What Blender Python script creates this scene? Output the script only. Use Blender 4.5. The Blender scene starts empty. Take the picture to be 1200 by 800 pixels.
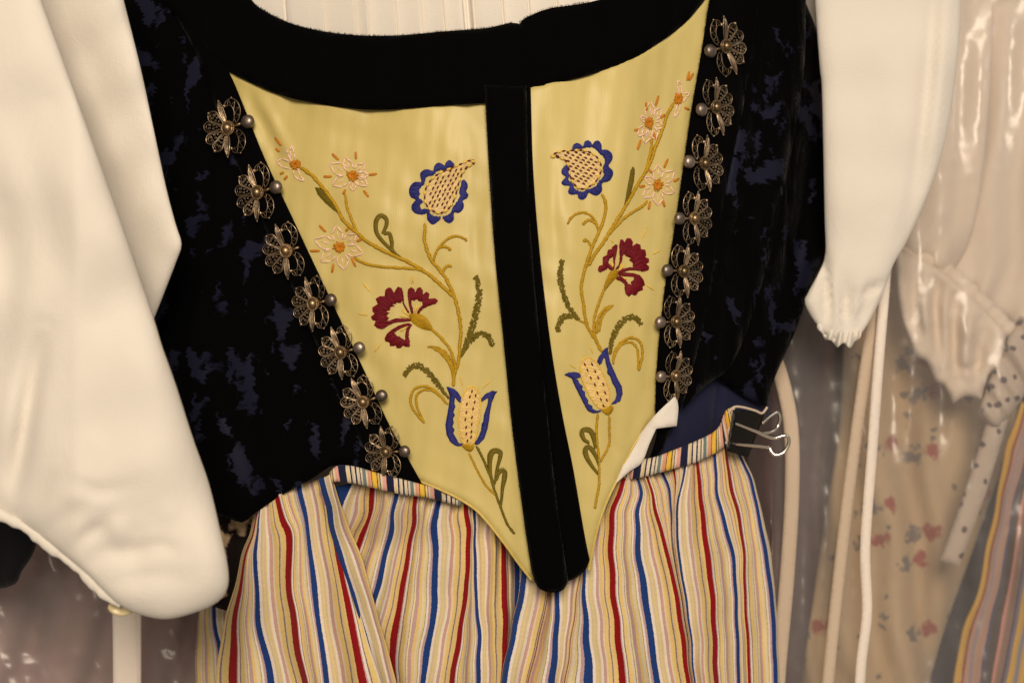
import bpy, math, random
import numpy as np
from mathutils import Vector, Matrix
from mathutils.geometry import delaunay_2d_cdt

random.seed(7)
RNG = np.random.default_rng(7)
sc = bpy.context.scene
COL = sc.collection
PI = math.pi

# ------------------------------------------------------------------ camera frame
DIST = 0.80           # camera to the plane of the garment front (m)
S = 0.0005            # metres per photo unit on that plane


def P3(px, py, y):
    k = (DIST + y) / DIST
    return np.stack([(px - 600) * S * k, y + 0 * px, (400 - py) * S * k], -1)


# ------------------------------------------------------------------ small maths helpers
def A(pts):
    return np.array(pts, dtype=float)


def smooth(pts, step=4.0, closed=False):
    """Catmull-Rom through the points, resampled about every `step` units."""
    p = A(pts)
    n = len(p)
    out = []
    rng = range(n) if closed else range(n - 1)
    for i in rng:
        if closed:
            p0, p1, p2, p3 = p[(i - 1) % n], p[i], p[(i + 1) % n], p[(i + 2) % n]
        else:
            p0, p1, p2, p3 = p[max(i - 1, 0)], p[i], p[i + 1], p[min(i + 2, n - 1)]
        L = np.linalg.norm(p2 - p1)
        m = max(1, int(round(L / step)))
        for j in range(m):
            t = j / m
            out.append(0.5 * ((2 * p1) + (-p0 + p2) * t + (2 * p0 - 5 * p1 + 4 * p2 - p3) * t * t
                              + (-p0 + 3 * p1 - 3 * p2 + p3) * t ** 3))
    if not closed:
        out.append(p[-1])
    return np.array(out)


def straight(pts, step=4.0, closed=True):
    p = A(pts)
    n = len(p)
    out = []
    for i in range(n if closed else n - 1):
        a, b = p[i], p[(i + 1) % n]
        m = max(1, int(round(np.linalg.norm(b - a) / step)))
        for j in range(m):
            out.append(a + (b - a) * j / m)
    if not closed:
        out.append(p[-1])
    return np.array(out)


def chain(*segs, step=4.0):
    """closed outline out of smooth segments that meet end to end"""
    out = []
    for s in segs:
        q = smooth(s, step) if len(s) > 2 else straight(s, step, closed=False)
        out.append(q[:-1])
    o = np.concatenate(out)
    keep = [0]
    for i in range(1, len(o)):
        if np.linalg.norm(o[i] - o[keep[-1]]) > step * 0.25:
            keep.append(i)
    if np.linalg.norm(o[keep[-1]] - o[keep[0]]) < step * 0.25:
        keep.pop()
    return o[keep]


def resample(pts, n):
    p = A(pts)
    d = np.concatenate([[0], np.cumsum(np.linalg.norm(np.diff(p, axis=0), axis=1))])
    t = np.linspace(0, d[-1], n)
    return np.stack([np.interp(t, d, p[:, k]) for k in range(p.shape[1])], -1)


def seg_dist(q, line, closed=False):
    """distance of each q (N,2) to a polyline"""
    p = A(line)
    a = p if closed else p[:-1]
    b = np.roll(p, -1, axis=0) if closed else p[1:]
    d = b - a
    L2 = np.maximum((d * d).sum(1), 1e-9)
    best = np.full(len(q), 1e9)
    for c in range(0, len(q), 4000):
        qq = q[c:c + 4000]
        t = np.clip(((qq[:, None, :] - a[None]) * d[None]).sum(2) / L2[None], 0, 1)
        near = a[None] + t[..., None] * d[None]
        best[c:c + 4000] = np.sqrt(((qq[:, None, :] - near) ** 2).sum(2)).min(1)
    return best


def inside(q, poly):
    x, y = q[:, 0], q[:, 1]
    r = np.zeros(len(q), bool)
    n = len(poly)
    for i in range(n):
        x0, y0 = poly[i]
        x1, y1 = poly[(i + 1) % n]
        if y0 == y1:
            continue
        c = ((y0 > y) != (y1 > y)) & (x < (x1 - x0) * (y - y0) / (y1 - y0) + x0)
        r ^= c
    return r


def waves(seed, n, lo, hi, stretch=(1, 1)):
    """smooth random field built of sine waves; wave lengths lo..hi (photo units)"""
    g = np.random.default_rng(seed)
    ang = g.uniform(0, 2 * PI, n)
    k = 2 * PI / np.exp(g.uniform(math.log(lo), math.log(hi), n))
    ph = g.uniform(0, 2 * PI, n)
    kx, ky = np.cos(ang) * k / stretch[0], np.sin(ang) * k / stretch[1]

    def f(x, y):
        r = 0
        for i in range(n):
            r = r + np.sin(kx[i] * x + ky[i] * y + ph[i])
        return r / math.sqrt(n)
    return f


def creases(lst):
    def f(x, y):
        q = np.stack([x, y], -1)
        r = np.zeros(len(q))
        for line, w, amp in lst:
            ln = smooth(line, 8)
            d = seg_dist(q, ln)
            e = np.minimum(np.linalg.norm(q - ln[0], axis=1), np.linalg.norm(q - ln[-1], axis=1))
            L = np.linalg.norm(ln[-1] - ln[0])
            r += amp * np.exp(-(d / w) ** 2) * np.clip(e / (0.4 * L), 0.0, 1) ** 0.7
        return r
    return f


# ------------------------------------------------------------------ mesh builder
class MB:
    def __init__(s):
        s.v, s.f, s.m, s.uv, s.n = [], [], [], [], 0

    def add(s, v, f, mat=0, uv=None):
        v = np.asarray(v, float)
        if uv is None:
            uv = np.zeros((len(v), 2))
        o = s.n
        s.v.append(v)
        s.uv.append(np.asarray(uv, float))
        for q in f:
            s.f.append(tuple(int(i) + o for i in q))
            s.m.append(mat)
        s.n += len(v)

    def build(s, name, mats, parent=None, origin=(0, 0, 0), smooth_shade=True):
        V = np.concatenate(s.v) - np.array(origin)
        UV = np.concatenate(s.uv)
        me = bpy.data.meshes.new(name)
        me.from_pydata(V.tolist(), [], s.f)
        me.update()
        ul = me.uv_layers.new(name='UVMap')
        idx = np.zeros(len(me.loops), dtype=np.int32)
        me.loops.foreach_get('vertex_index', idx)
        ul.data.foreach_set('uv', UV[idx].astype(np.float32).ravel())
        if not isinstance(mats, (list, tuple)):
            mats = [mats]
        for m in mats:
            me.materials.append(m)
        me.polygons.foreach_set('material_index', np.array(s.m, dtype=np.int32))
        me.polygons.foreach_set('use_smooth', np.full(len(me.polygons), smooth_shade))
        o = bpy.data.objects.new(name, me)
        COL.objects.link(o)
        if parent is not None:
            o.parent = parent
        else:
            o.location = origin
        return o


def empty(name, loc, label, cat, group=None):
    o = bpy.data.objects.new(name, None)
    COL.objects.link(o)
    o.empty_display_size = 0.02
    o.location = loc
    tag(o, label, cat, group)
    return o


def tag(o, label, cat, group=None):
    o['label'] = label
    o['category'] = cat
    if group:
        o['group'] = group
    return o


def panel(mb, outline, depth, step=6.0, mat=0, puff=(0, 1), thick=0.0012, back_puff=None, uvfn=None, close=True):
    """cloth piece: outline in photo units, depth(x, y) in metres, optional rounded edges (puff height m, radius)"""
    o = A(outline)
    lo, hi = o.min(0), o.max(0)
    xs = np.arange(lo[0], hi[0], step)
    ys = np.arange(lo[1], hi[1], step * 0.866)
    gx, gy = np.meshgrid(xs, ys)
    gx = gx + (np.arange(len(ys)) % 2)[:, None] * step * 0.5
    g = np.stack([gx.ravel(), gy.ravel()], -1)
    g = g[inside(g, o)]
    ring = []
    rings = [x for x in (0.012, 0.05, 0.12, 0.22) if x * puff[1] > 0.2] if puff[1] > 15 else []
    if len(g):
        g = g[seg_dist(g, o, True) > (step * 0.5 if not rings else rings[-1] * puff[1] + step * 0.35)]
    if rings:
        tg = np.roll(o, -1, 0) - np.roll(o, 1, 0)
        tg /= np.maximum(np.linalg.norm(tg, axis=1, keepdims=True), 1e-9)
        nr = np.stack([-tg[:, 1], tg[:, 0]], -1)
        if not inside((o + nr * 0.5), o).mean() > 0.5:
            nr = -nr
        for x in rings:
            q = o + nr * x * puff[1]
            q = q[inside(q, o)]
            q = q[seg_dist(q, o, True) > x * puff[1] * 0.93]
            ring.append(q)
        g = np.concatenate([g] + ring)
    allv = np.concatenate([o, g]) if len(g) else o
    r = delaunay_2d_cdt([Vector(p) for p in allv], [], [list(range(len(o)))], 1, 1e-5)
    v2 = np.array([[p.x, p.y] for p in r[0]])
    faces = [list(f) for f in r[2]]
    e = seg_dist(v2, o, True)
    t = np.clip(e / puff[1], 0, 1)
    prof = np.sqrt(np.maximum(0, 1 - (1 - t) ** 2))
    d0 = depth(v2[:, 0], v2[:, 1])
    front = d0 - puff[0] * prof
    V = P3(v2[:, 0], v2[:, 1], front)
    ff = []
    for f in faces:
        a, b, c = V[f[0]], V[f[1]], V[f[2]]
        # front faces look towards -Y
        if np.cross(b - a, c - a)[1] > 0:
            f = f[::-1]
        ff.append(f)
    uv = uvfn(v2[:, 0], v2[:, 1]) if uvfn else v2 * S * 10
    if not close:
        mb.add(V, ff, mat, uv)
        return v2, front
    bk = d0 + thick + (back_puff or 0) * prof
    VB = P3(v2[:, 0], v2[:, 1], bk)
    n = len(V)
    cnt = {}
    for f in ff:
        for i in range(len(f)):
            a, b = f[i], f[(i + 1) % len(f)]
            cnt[(a, b)] = 1
    rim = [(a, b) for (a, b) in cnt if (b, a) not in cnt]
    F = ff + [[i + n for i in f[::-1]] for f in ff] + [[b, a, a + n, b + n] for a, b in rim]
    mb.add(np.concatenate([V, VB]), F, mat, np.concatenate([uv, uv]))
    return v2, front


def tube3(mb, pts, rad, seg=6, mat=0, cap=True):
    p = A(pts)
    n = len(p)
    r = np.broadcast_to(np.asarray(rad, float), (n,))
    t = np.gradient(p, axis=0)
    t /= np.maximum(np.linalg.norm(t, axis=1, keepdims=True), 1e-12)
    up = np.array([0, -1.0, 0])
    s = np.cross(t, up)
    ln = np.linalg.norm(s, axis=1, keepdims=True)
    s = np.where(ln > 1e-6, s / np.maximum(ln, 1e-9), np.array([1.0, 0, 0]))
    b = np.cross(s, t)
    a = np.arange(seg) * 2 * PI / seg
    V = p[:, None, :] + r[:, None, None] * (np.cos(a)[None, :, None] * s[:, None, :] + np.sin(a)[None, :, None] * b[:, None, :])
    F = []
    for i in range(n - 1):
        for j in range(seg):
            k = (j + 1) % seg
            F.append((i * seg + j, i * seg + k, (i + 1) * seg + k, (i + 1) * seg + j))
    if cap:
        F.append(tuple(range(seg))[::-1])
        F.append(tuple((n - 1) * seg + j for j in range(seg)))
    mb.add(V.reshape(-1, 3), F, mat)


def ball3(mb, c, r, mat=0, nu=10, nv=7, sq=(1, 1, 1)):
    V, F = [], []
    for i in range(nv + 1):
        th = PI * i / nv
        for j in range(nu):
            ph = 2 * PI * j / nu
            V.append((c[0] + r * sq[0] * math.sin(th) * math.cos(ph), c[1] + r * sq[1] * math.sin(th) * math.sin(ph), c[2] + r * sq[2] * math.cos(th)))
    for i in range(nv):
        for j in range(nu):
            k = (j + 1) % nu
            F.append((i * nu + j, (i + 1) * nu + j, (i + 1) * nu + k, i * nu + k))
    mb.add(V, F, mat)


# ------------------------------------------------------------------ materials
def lin(c):
    return tuple((x / 12.92 if x <= 0.04045 else ((x + 0.055) / 1.055) ** 2.4) for x in (v / 255 for v in c))


class NT:
    def __init__(s, name):
        s.m = bpy.data.materials.new(name)
        s.m.use_nodes = True
        s.t = s.m.node_tree
        s.t.nodes.clear()
        s.out = s.t.nodes.new('ShaderNodeOutputMaterial')

    def n(s, kind, **kw):
        x = s.t.nodes.new(kind)
        for k, v in kw.items():
            if k in x.inputs:
                x.inputs[k].default_value = v
            else:
                setattr(x, k, v)
        return x

    def l(s, a, b):
        s.t.links.new(a, b)


def set_in(node, name, val):
    node.inputs[name].default_value = val


def principled(nt, col=(0.8, 0.8, 0.8), rough=0.8, metal=0.0, sheen=0.0, sheen_tint=None, spec=0.3, sheen_rough=0.5):
    b = nt.n('ShaderNodeBsdfPrincipled')
    set_in(b, 'Base Color', (*col, 1))
    set_in(b, 'Roughness', rough)
    set_in(b, 'Metallic', metal)
    set_in(b, 'Specular IOR Level', spec)
    set_in(b, 'Sheen Weight', sheen)
    set_in(b, 'Sheen Roughness', sheen_rough)
    if sheen_tint:
        set_in(b, 'Sheen Tint', (*sheen_tint, 1))
    nt.l(b.outputs[0], nt.out.inputs[0])
    return b


def bump(nt, height, strength, dist, b, prev=None):
    x = nt.n('ShaderNodeBump')
    set_in(x, 'Strength', strength)
    set_in(x, 'Distance', dist)
    nt.l(height, x.inputs['Height'])
    if prev is not None:
        nt.l(prev.outputs[0], x.inputs['Normal'])
    nt.l(x.outputs[0], b.inputs['Normal'])
    return x


def obj_noise(nt, scale, stretch=(1, 1, 1), detail=3.0, rough=0.6, dist=0.0, rot=(0, 0, 0)):
    tc = nt.n('ShaderNodeTexCoord')
    mp = nt.n('ShaderNodeMapping')
    mp.inputs['Scale'].default_value = stretch
    mp.inputs['Rotation'].default_value = rot
    nt.l(tc.outputs['Object'], mp.inputs[0])
    no = nt.n('ShaderNodeTexNoise', Scale=scale, Detail=detail, Roughness=rough, Distortion=dist)
    nt.l(mp.outputs[0], no.inputs['Vector'])
    return no


def ramp(nt, fac, stops, interp='LINEAR'):
    r = nt.n('ShaderNodeValToRGB')
    cr = r.color_ramp
    cr.interpolation = interp
    while len(cr.elements) > 1:
        cr.elements.remove(cr.elements[-1])
    cr.elements[0].position = stops[0][0]
    cr.elements[0].color = (*stops[0][1], 1)
    for p, c in stops[1:]:
        e = cr.elements.new(p)
        e.color = (*c, 1)
    nt.l(fac, r.inputs[0])
    return r


def weave_height(nt, scale=1400):
    """thread-scale weave out of two crossed noises"""
    a = obj_noise(nt, scale, (1, 1, 0.12), 1.0)
    b = obj_noise(nt, scale, (0.12, 1, 1), 1.0)
    m = nt.n('ShaderNodeMath', operation='ADD')
    nt.l(a.outputs[0], m.inputs[0])
    nt.l(b.outputs[0], m.inputs[1])
    return m.outputs[0]


def cloth_mat(name, col, rough=0.85, var=0.06, weave=0.25, wrinkle=0.0, sheen=0.1, spec=0.15, trans=0.0):
    nt = NT(name)
    b = principled(nt, col, rough, sheen=sheen, spec=spec)
    no = obj_noise(nt, 14, (1, 1, 1), 4)
    r = ramp(nt, no.outputs[0], [(0.3, tuple(c * (1 - var) for c in col)), (0.7, tuple(min(1, c * (1 + var)) for c in col))])
    nt.l(r.outputs[0], b.inputs['Base Color'])
    pb = None
    if wrinkle:
        w = obj_noise(nt, 45, (1, 1, 0.6), 4, 0.55, 0.5)
        pb = bump(nt, w.outputs[0], wrinkle, 0.004, b)
    bump(nt, weave_height(nt), weave, 0.0004, b, pb)
    return nt.m


def velvet_mat(name, burnout=False):
    nt = NT(name)
    pile = (0.0015, 0.0015, 0.0018)
    b = principled(nt, pile, 0.95, sheen=0.06, sheen_tint=(0.6, 0.62, 0.6), spec=0.03, sheen_rough=0.35)
    n1 = obj_noise(nt, 900, (1, 1, 0.5), 2)
    n0 = obj_noise(nt, 60, (1, 1, 0.4), 4, 0.6, 0.6)
    pb = bump(nt, n0.outputs[0], 0.35, 0.004, b)
    bump(nt, n1.outputs[0], 0.5, 0.0008, b, pb)
    # crushed pile: patches that lean differently return more sheen
    sm = ramp(nt, n0.outputs[0], [(0.42, (0.006,) * 3), (0.78, (0.24,) * 3)])
    nt.l(sm.outputs[0], b.inputs['Sheen Weight'])
    if burnout:
        tc = nt.n('ShaderNodeTexCoord')
        jag = nt.n('ShaderNodeTexNoise', Scale=260.0, Detail=2.0)
        mpj = nt.n('ShaderNodeMapping')
        mpj.inputs['Scale'].default_value = (0.35, 1, 1.6)
        nt.l(tc.outputs['Object'], mpj.inputs[0])
        nt.l(mpj.outputs[0], jag.inputs['Vector'])
        va = nt.n('ShaderNodeVectorMath', operation='SCALE')
        va.inputs['Scale'].default_value = 0.009
        nt.l(jag.outputs['Color'], va.inputs[0])
        ad = nt.n('ShaderNodeVectorMath', operation='ADD')
        nt.l(tc.outputs['Object'], ad.inputs[0])
        nt.l(va.outputs[0], ad.inputs[1])
        mp = nt.n('ShaderNodeMapping')
        mp.inputs['Scale'].default_value = (1.25, 0.3, 0.85)
        mp.inputs['Rotation'].default_value = (0, 0.35, 0)
        nt.l(ad.outputs[0], mp.inputs[0])
        no = nt.n('ShaderNodeTexNoise', Scale=58.0, Detail=2.2, Roughness=0.5, Distortion=0.5)
        nt.l(mp.outputs[0], no.inputs['Vector'])
        mask = ramp(nt, no.outputs[0], [(0.570, (0, 0, 0)), (0.610, (1, 1, 1))])
        ground = cloth_ground(nt)
        mx = nt.n('ShaderNodeMixShader')
        nt.l(mask.outputs[0], mx.inputs[0])
        nt.l(b.outputs[0], mx.inputs[1])
        nt.l(ground.outputs[0], mx.inputs[2])
        nt.l(mx.outputs[0], nt.out.inputs[0])
    return nt.m


def cloth_ground(nt):
    g = nt.n('ShaderNodeBsdfPrincipled')
    set_in(g, 'Base Color', (0.0075, 0.0085, 0.024, 1))
    set_in(g, 'Roughness', 0.6)
    set_in(g, 'Specular IOR Level', 0.12)
    set_in(g, 'Sheen Weight', 0.02)
    return g


def silk_mat():
    nt = NT('yellow_silk')
    col = (0.60, 0.525, 0.20)
    b = principled(nt, col, 0.42, sheen=0.1, spec=0.35)
    slub = obj_noise(nt, 55, (1, 1, 0.05), 5, 0.65)
    cloud = obj_noise(nt, 9, (1, 1, 0.5), 3)
    m = nt.n('ShaderNodeMath', operation='MULTIPLY_ADD')
    m.inputs[1].default_value = 0.5
    nt.l(slub.outputs[0], m.inputs[0])
    h = nt.n('ShaderNodeMath', operation='MULTIPLY')
    h.inputs[1].default_value = 0.5
    nt.l(cloud.outputs[0], h.inputs[0])
    nt.l(h.outputs[0], m.inputs[2])
    r = ramp(nt, m.outputs[0], [(0.35, (0.555, 0.455, 0.158)), (0.65, (0.63, 0.525, 0.196))])
    nt.l(r.outputs[0], b.inputs['Base Color'])
    w = obj_noise(nt, 30, (1, 1, 0.25), 3, 0.5, 0.4)
    pb = bump(nt, w.outputs[0], 0.25, 0.004, b)
    f = obj_noise(nt, 1500, (1, 1, 0.06), 1)
    bump(nt, f.outputs[0], 0.2, 0.0003, b, pb)
    return nt.m


def thread_mat(name, col, rough=0.5, var=0.18, scale=900, stretch=(0.15, 1, 1)):
    nt = NT(name)
    b = principled(nt, col, rough, sheen=0.0, spec=0.2)
    n1 = obj_noise(nt, scale, stretch, 2)
    r = ramp(nt, n1.outputs[0], [(0.3, tuple(c * (1 - var) for c in col)), (0.7, tuple(min(1, c * (1 + var)) for c in col))])
    nt.l(r.outputs[0], b.inputs['Base Color'])
    bump(nt, n1.outputs[0], 0.6, 0.0006, b)
    return nt.m


def metal_mat(name, col, rough=0.35):
    nt = NT(name)
    b = principled(nt, col, rough, metal=1.0)
    n1 = obj_noise(nt, 260, (1, 1, 1), 4)
    r = ramp(nt, n1.outputs[0], [(0.35, tuple(c * 0.45 for c in col)), (0.6, col)])
    oi = nt.n('ShaderNodeObjectInfo')
    mr = nt.n('ShaderNodeMapRange')
    mr.inputs['To Min'].default_value = 0.55
    mr.inputs['To Max'].default_value = 1.15
    nt.l(oi.outputs['Random'], mr.inputs['Value'])
    sc3 = nt.n('ShaderNodeVectorMath', operation='SCALE')
    nt.l(r.outputs[0], sc3.inputs[0])
    nt.l(mr.outputs[0], sc3.inputs['Scale'])
    nt.l(sc3.outputs[0], b.inputs['Base Color'])
    rr = ramp(nt, n1.outputs[0], [(0.3, (rough + 0.25,) * 3), (0.65, (rough,) * 3)])
    nt.l(rr.outputs[0], b.inputs['Roughness'])
    bump(nt, n1.outputs[0], 0.2, 0.0005, b)
    return nt.m


CREAM = lin((220, 206, 184))
WHITE = lin((228, 218, 208))
YEL = (0.74, 0.55, 0.22)
PALE = (0.77, 0.68, 0.38)
OLIV = (0.70, 0.60, 0.27)
MAUVE = lin((186, 155, 158))
PINK = lin((205, 150, 140))
TAN = (0.66, 0.53, 0.34)
GREY = lin((112, 112, 128))
NAVY = (0.012, 0.016, 0.05)
BLUE = (0.012, 0.045, 0.20)
RED = (0.26, 0.006, 0.008)


def stripes_mat(name, seq, bump_s=0.25, rough=0.85):
    """seq: (width, colour) over one repeat; UV.x counts repeats"""
    nt = NT(name)
    b = principled(nt, (0.5, 0.5, 0.5), rough, sheen=0.08, spec=0.12)
    uv = nt.n('ShaderNodeUVMap')
    uv.uv_map = 'UVMap'
    sx = nt.n('ShaderNodeSeparateXYZ')
    nt.l(uv.outputs[0], sx.inputs[0])
    # threads are never perfectly straight
    no = obj_noise(nt, 700, (1, 1, 1), 2)
    ja = nt.n('ShaderNodeMath', operation='MULTIPLY_ADD')
    ja.inputs[1].default_value = 0.018
    nt.l(no.outputs[0], ja.inputs[0])
    nt.l(sx.outputs[0], ja.inputs[2])
    fr = nt.n('ShaderNodeMath', operation='FRACT')
    nt.l(ja.outputs[0], fr.inputs[0])
    tot = sum(w for w, c in seq)
    pos, stops = 0, []
    for w, c in seq:
        stops.append((pos / tot, c))
        pos += w
    r = ramp(nt, fr.outputs[0], stops, 'CONSTANT')
    v = obj_noise(nt, 600, (0.3, 1, 1), 2)
    mx = nt.n('ShaderNodeMix', data_type='RGBA', blend_type='MULTIPLY')
    mx.inputs[0].default_value = 0.35
    vr = ramp(nt, v.outputs[0], [(0.3, (0.82, 0.82, 0.82)), (0.6, (1, 1, 1))])
    nt.l(r.outputs[0], mx.inputs[6])
    nt.l(vr.outputs[0], mx.inputs[7])
    nt.l(mx.outputs[2], b.inputs['Base Color'])
    w = obj_noise(nt, 70, (1, 1, 0.5), 4, 0.55, 0.6)
    pb = bump(nt, w.outputs[0], 0.22, 0.003, b)
    bump(nt, weave_height(nt, 1100), bump_s, 0.0005, b, pb)
    return nt.m


# BLUE sits at 0..0.085, RED at 0.5..0.585 of one repeat (32 stops at most)
GRM = lin((134, 118, 124))
DUST = lin((196, 158, 148))
SKIRT_SEQ = [(9.8, BLUE), (4.2, WHITE), (3.0, TAN), (1.6, OLIV), (4.0, TAN), (1.4, PALE), (3.0, WHITE), (1.4, MAUVE), (3.2, DUST),
             (2.4, CREAM), (6.4, YEL), (2.0, GRM), (1.6, TAN), (6.0, YEL),
             (9.6, RED), (1.6, MAUVE), (3.0, WHITE), (1.3, GRM), (6.0, YEL), (3.2, CREAM), (1.0, GRM), (2.4, PALE), (3.8, MAUVE), (1.2, DUST),
             (4.4, YEL), (3.2, CREAM), (2.6, OLIV), (0.9, GRM), (3.2, WHITE), (3.6, MAUVE)]
BAND_SEQ = [(11, NAVY), (2.2, CREAM), (1.6, YEL), (2, CREAM), (2.2, NAVY), (5, CREAM), (2.4, NAVY), (4.5, CREAM), (1.4, NAVY), (3, CREAM),
            (5, lin((110, 130, 128))), (2, CREAM), (6, lin((222, 165, 135))), (1, NAVY), (7, lin((232, 190, 70))), (1.2, NAVY), (3, YEL), (1.2, NAVY), (3, CREAM), (6, lin((220, 165, 150)))]
GOLDY = lin((215, 170, 60))
PURP = lin((75, 65, 105))
OTHER_SEQ = [(10, GOLDY), (3, lin((150, 50, 60))), (6, lin((205, 160, 140))), (4, lin((150, 140, 150))), (8, lin((190, 150, 130))), (4, PURP), (9, lin((70, 55, 48))),
             (4, lin((215, 150, 140))), (8, lin((175, 140, 120))), (3, PURP), (5, lin((120, 110, 125))), (9, GOLDY), (7, lin((140, 140, 160)))]

M = {}
M['velvet'] = velvet_mat('black_velvet')
M['burnout'] = velvet_mat('burnout_velvet', True)
M['silk'] = silk_mat()
M['cotton'] = cloth_mat('cream_cotton', (0.77, 0.735, 0.675), 1.0, 0.02, 0.3, 0.16, 0.2, 0.03)
M['lining'] = cloth_mat('navy_lining', (0.012, 0.014, 0.045), 0.75, 0.1, 0.2, 0.15)
M['white_lining'] = cloth_mat('white_lining', (0.78, 0.74, 0.68), 0.85, 0.03, 0.25, 0.1)
M['tape2'] = cloth_mat('ecru_tape', lin((204, 186, 166)), 0.8, 0.03, 0.5, 0.1)
M['skirt'] = stripes_mat('striped_cotton', SKIRT_SEQ)
M['band'] = stripes_mat('waistband_stripes', BAND_SEQ)
M['other'] = stripes_mat('purple_gold_stripes', OTHER_SEQ)
M['gold'] = thread_mat('gold_thread', (0.46, 0.275, 0.010))
M['olive'] = thread_mat('olive_thread', (0.155, 0.115, 0.008))
M['blue'] = thread_mat('blue_thread', (0.030, 0.034, 0.20), 0.55)
M['red'] = thread_mat('red_thread', (0.165, 0.006, 0.014), 0.55)
M['maroon'] = thread_mat('maroon_thread', (0.12, 0.012, 0.012), 0.6)
M['yellow'] = thread_mat('yellow_thread', (0.80, 0.55, 0.10), 0.5)
M['orange'] = thread_mat('orange_thread', (0.54, 0.20, 0.010), 0.5)
M['pink'] = thread_mat('pale_pink_thread', (0.84, 0.59, 0.46), 0.5)
M['cream'] = thread_mat('cream_thread', (0.72, 0.55, 0.28), 0.6)
M['bronze'] = metal_mat('aged_filigree', (0.46, 0.35, 0.235), 0.30)
M['gilt'] = metal_mat('gilt_stud', (0.48, 0.34, 0.19), 0.34)
M['silver'] = metal_mat('worn_silver', (0.40, 0.33, 0.285), 0.36)

# ------------------------------------------------------------------ depth of the worn front (metres, + is away from the camera)


def body(x, y):
    l = 0.045 * (np.clip(600 - x, 0, None) / 400) ** 2
    r = 0.105 * (np.clip(x - 640, 0, None) / 330) ** 2
    return l + r - 0.010 * np.exp(-((y - 260) / 220) ** 2 - ((x - 600) / 260) ** 2)


_sw = waves(3, 7, 60, 190, (1, 2.2))
_sp = waves(5, 9, 14, 34, (1, 1.6))
_sc = creases([([(283, 95), (310, 150), (335, 205)], 9, 0.0030), ([(300, 105), (318, 140), (345, 190)], 7, -0.0022),
               ([(330, 130), (400, 160), (470, 175)], 14, 0.0012), ([(395, 345), (430, 420), (470, 480)], 12, 0.0012),
               ([(545, 130), (560, 300), (585, 480)], 8, 0.0010), ([(600, 480), (598, 560), (612, 640)], 6, 0.0014),
               ([(640, 120), (648, 250), (662, 380)], 9, 0.0016), ([(745, 120), (728, 200), (715, 300), (700, 420)], 12, -0.0014),
               ([(770, 90), (765, 180), (750, 300)], 10, 0.0014), ([(690, 120), (684, 220), (690, 300)], 12, 0.001),
               ([(705, 490), (716, 520), (735, 540)], 7, 0.0016), ([(420, 300), (500, 310), (560, 335)], 10, 0.0006)])


def silk(x, y):
    x = np.asarray(x, float)
    y = np.asarray(y, float)
    sh = x.shape
    xx, yy = x.ravel(), y.ravel()
    r = body(xx, yy) + 0.0012 * _sw(xx, yy) + 0.00022 * _sp(xx, yy) + _sc(xx, yy)
    return r.reshape(sh)


# ================================================================== STOMACHER
st_loc = P3(A([600.]), A([400.]), A([0.]))[0]
stom = empty('stomacher', st_loc, 'pale yellow silk stomacher front embroidered with flowers and split by a black velvet placket', 'stomacher')

EDGE_L = [(268, 83), (289, 133), (310, 185), (345, 260), (385, 345), (425, 430), (455, 495), (480, 540), (497, 572)]
EDGE_R = [(834, -12), (830, 8), (822, 60), (810, 130), (800, 200), (790, 270), (780, 330), (773, 390), (769, 440), (768, 480)]
NECK_BL = [(255, 76), (268, 84), (300, 100), (340, 115), (400, 126), (450, 129), (520, 124), (569, 121)]
PLK_L = [(569, 121), (573, 200), (580, 300), (590, 400), (600, 500), (610, 580), (620, 650), (624, 678)]
PLK_R = [(622, 103), (625, 200), (633, 300), (645, 400), (658, 480), (672, 550), (684, 620), (691, 655)]
NECK_BR = [(622, 104), (660, 96), (700, 85), (740, 70), (770, 52), (800, 30), (820, 8), (836, -14)]

mb = MB()
out = chain([(240, 60), (252, 68), (300, 96), (340, 111), (400, 122), (450, 125), (520, 120), (572, 117)],
            [(572, 117), (582, 200), (590, 300), (600, 400), (610, 500), (620, 580), (628, 650), (625, 681)],
            [(625, 681), (618, 672), (608, 660), (590, 635), (570, 610), (555, 595), (530, 580), (500, 567), (478, 558)],
            [(478, 558), (440, 500), (400, 420), (360, 335), (320, 255), (285, 180), (262, 120), (240, 60)], step=6)
panel(mb, out, lambda x, y: silk(x, y), 4.5, 0, (0.0016, 7), 0.0016)
silk_l = mb.build('silk_panel', M['silk'], stom, st_loc)
silk_l['label'] = 'left yellow silk panel, the wider of the two'
mb = MB()
LOW_R = [(690, 668), (692, 655), (700, 620), (710, 590), (725, 558), (735, 537), (746, 516), (768, 487)]
out = chain([(610, 103), (660, 92), (700, 81), (740, 66), (770, 48), (800, 26), (822, 2), (850, -18)],
            [(850, -18), (836, 60), (824, 130), (814, 200), (804, 270), (794, 330), (786, 390), (781, 440), (770, 482)],
            LOW_R[::-1],
            [(690, 668), (676, 630), (664, 560), (650, 485), (635, 400), (622, 300), (614, 200), (610, 103)], step=6)
panel(mb, out, lambda x, y: silk(x, y), 4.5, 0, (0.0016, 7), 0.0016)
silk_r = mb.build('silk_panel', M['silk'], stom, st_loc)
silk_r['label'] = 'right yellow silk panel, narrow and turned away'


# rolled piping along the two lower edges
def rope(mb, line, depth, off, rad, mat=0, seg=7, wob=0.12, twist=9.0):
    q = smooth(line, 2.0)
    n = len(q)
    d = depth(q[:, 0], q[:, 1]) - off
    p = P3(q[:, 0], q[:, 1], d)
    s = np.arange(n) * 2.0
    r = rad * (1 + wob * np.sin(s * 2 * PI / twist))
    tube3(mb, p, r, seg, mat)


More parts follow.
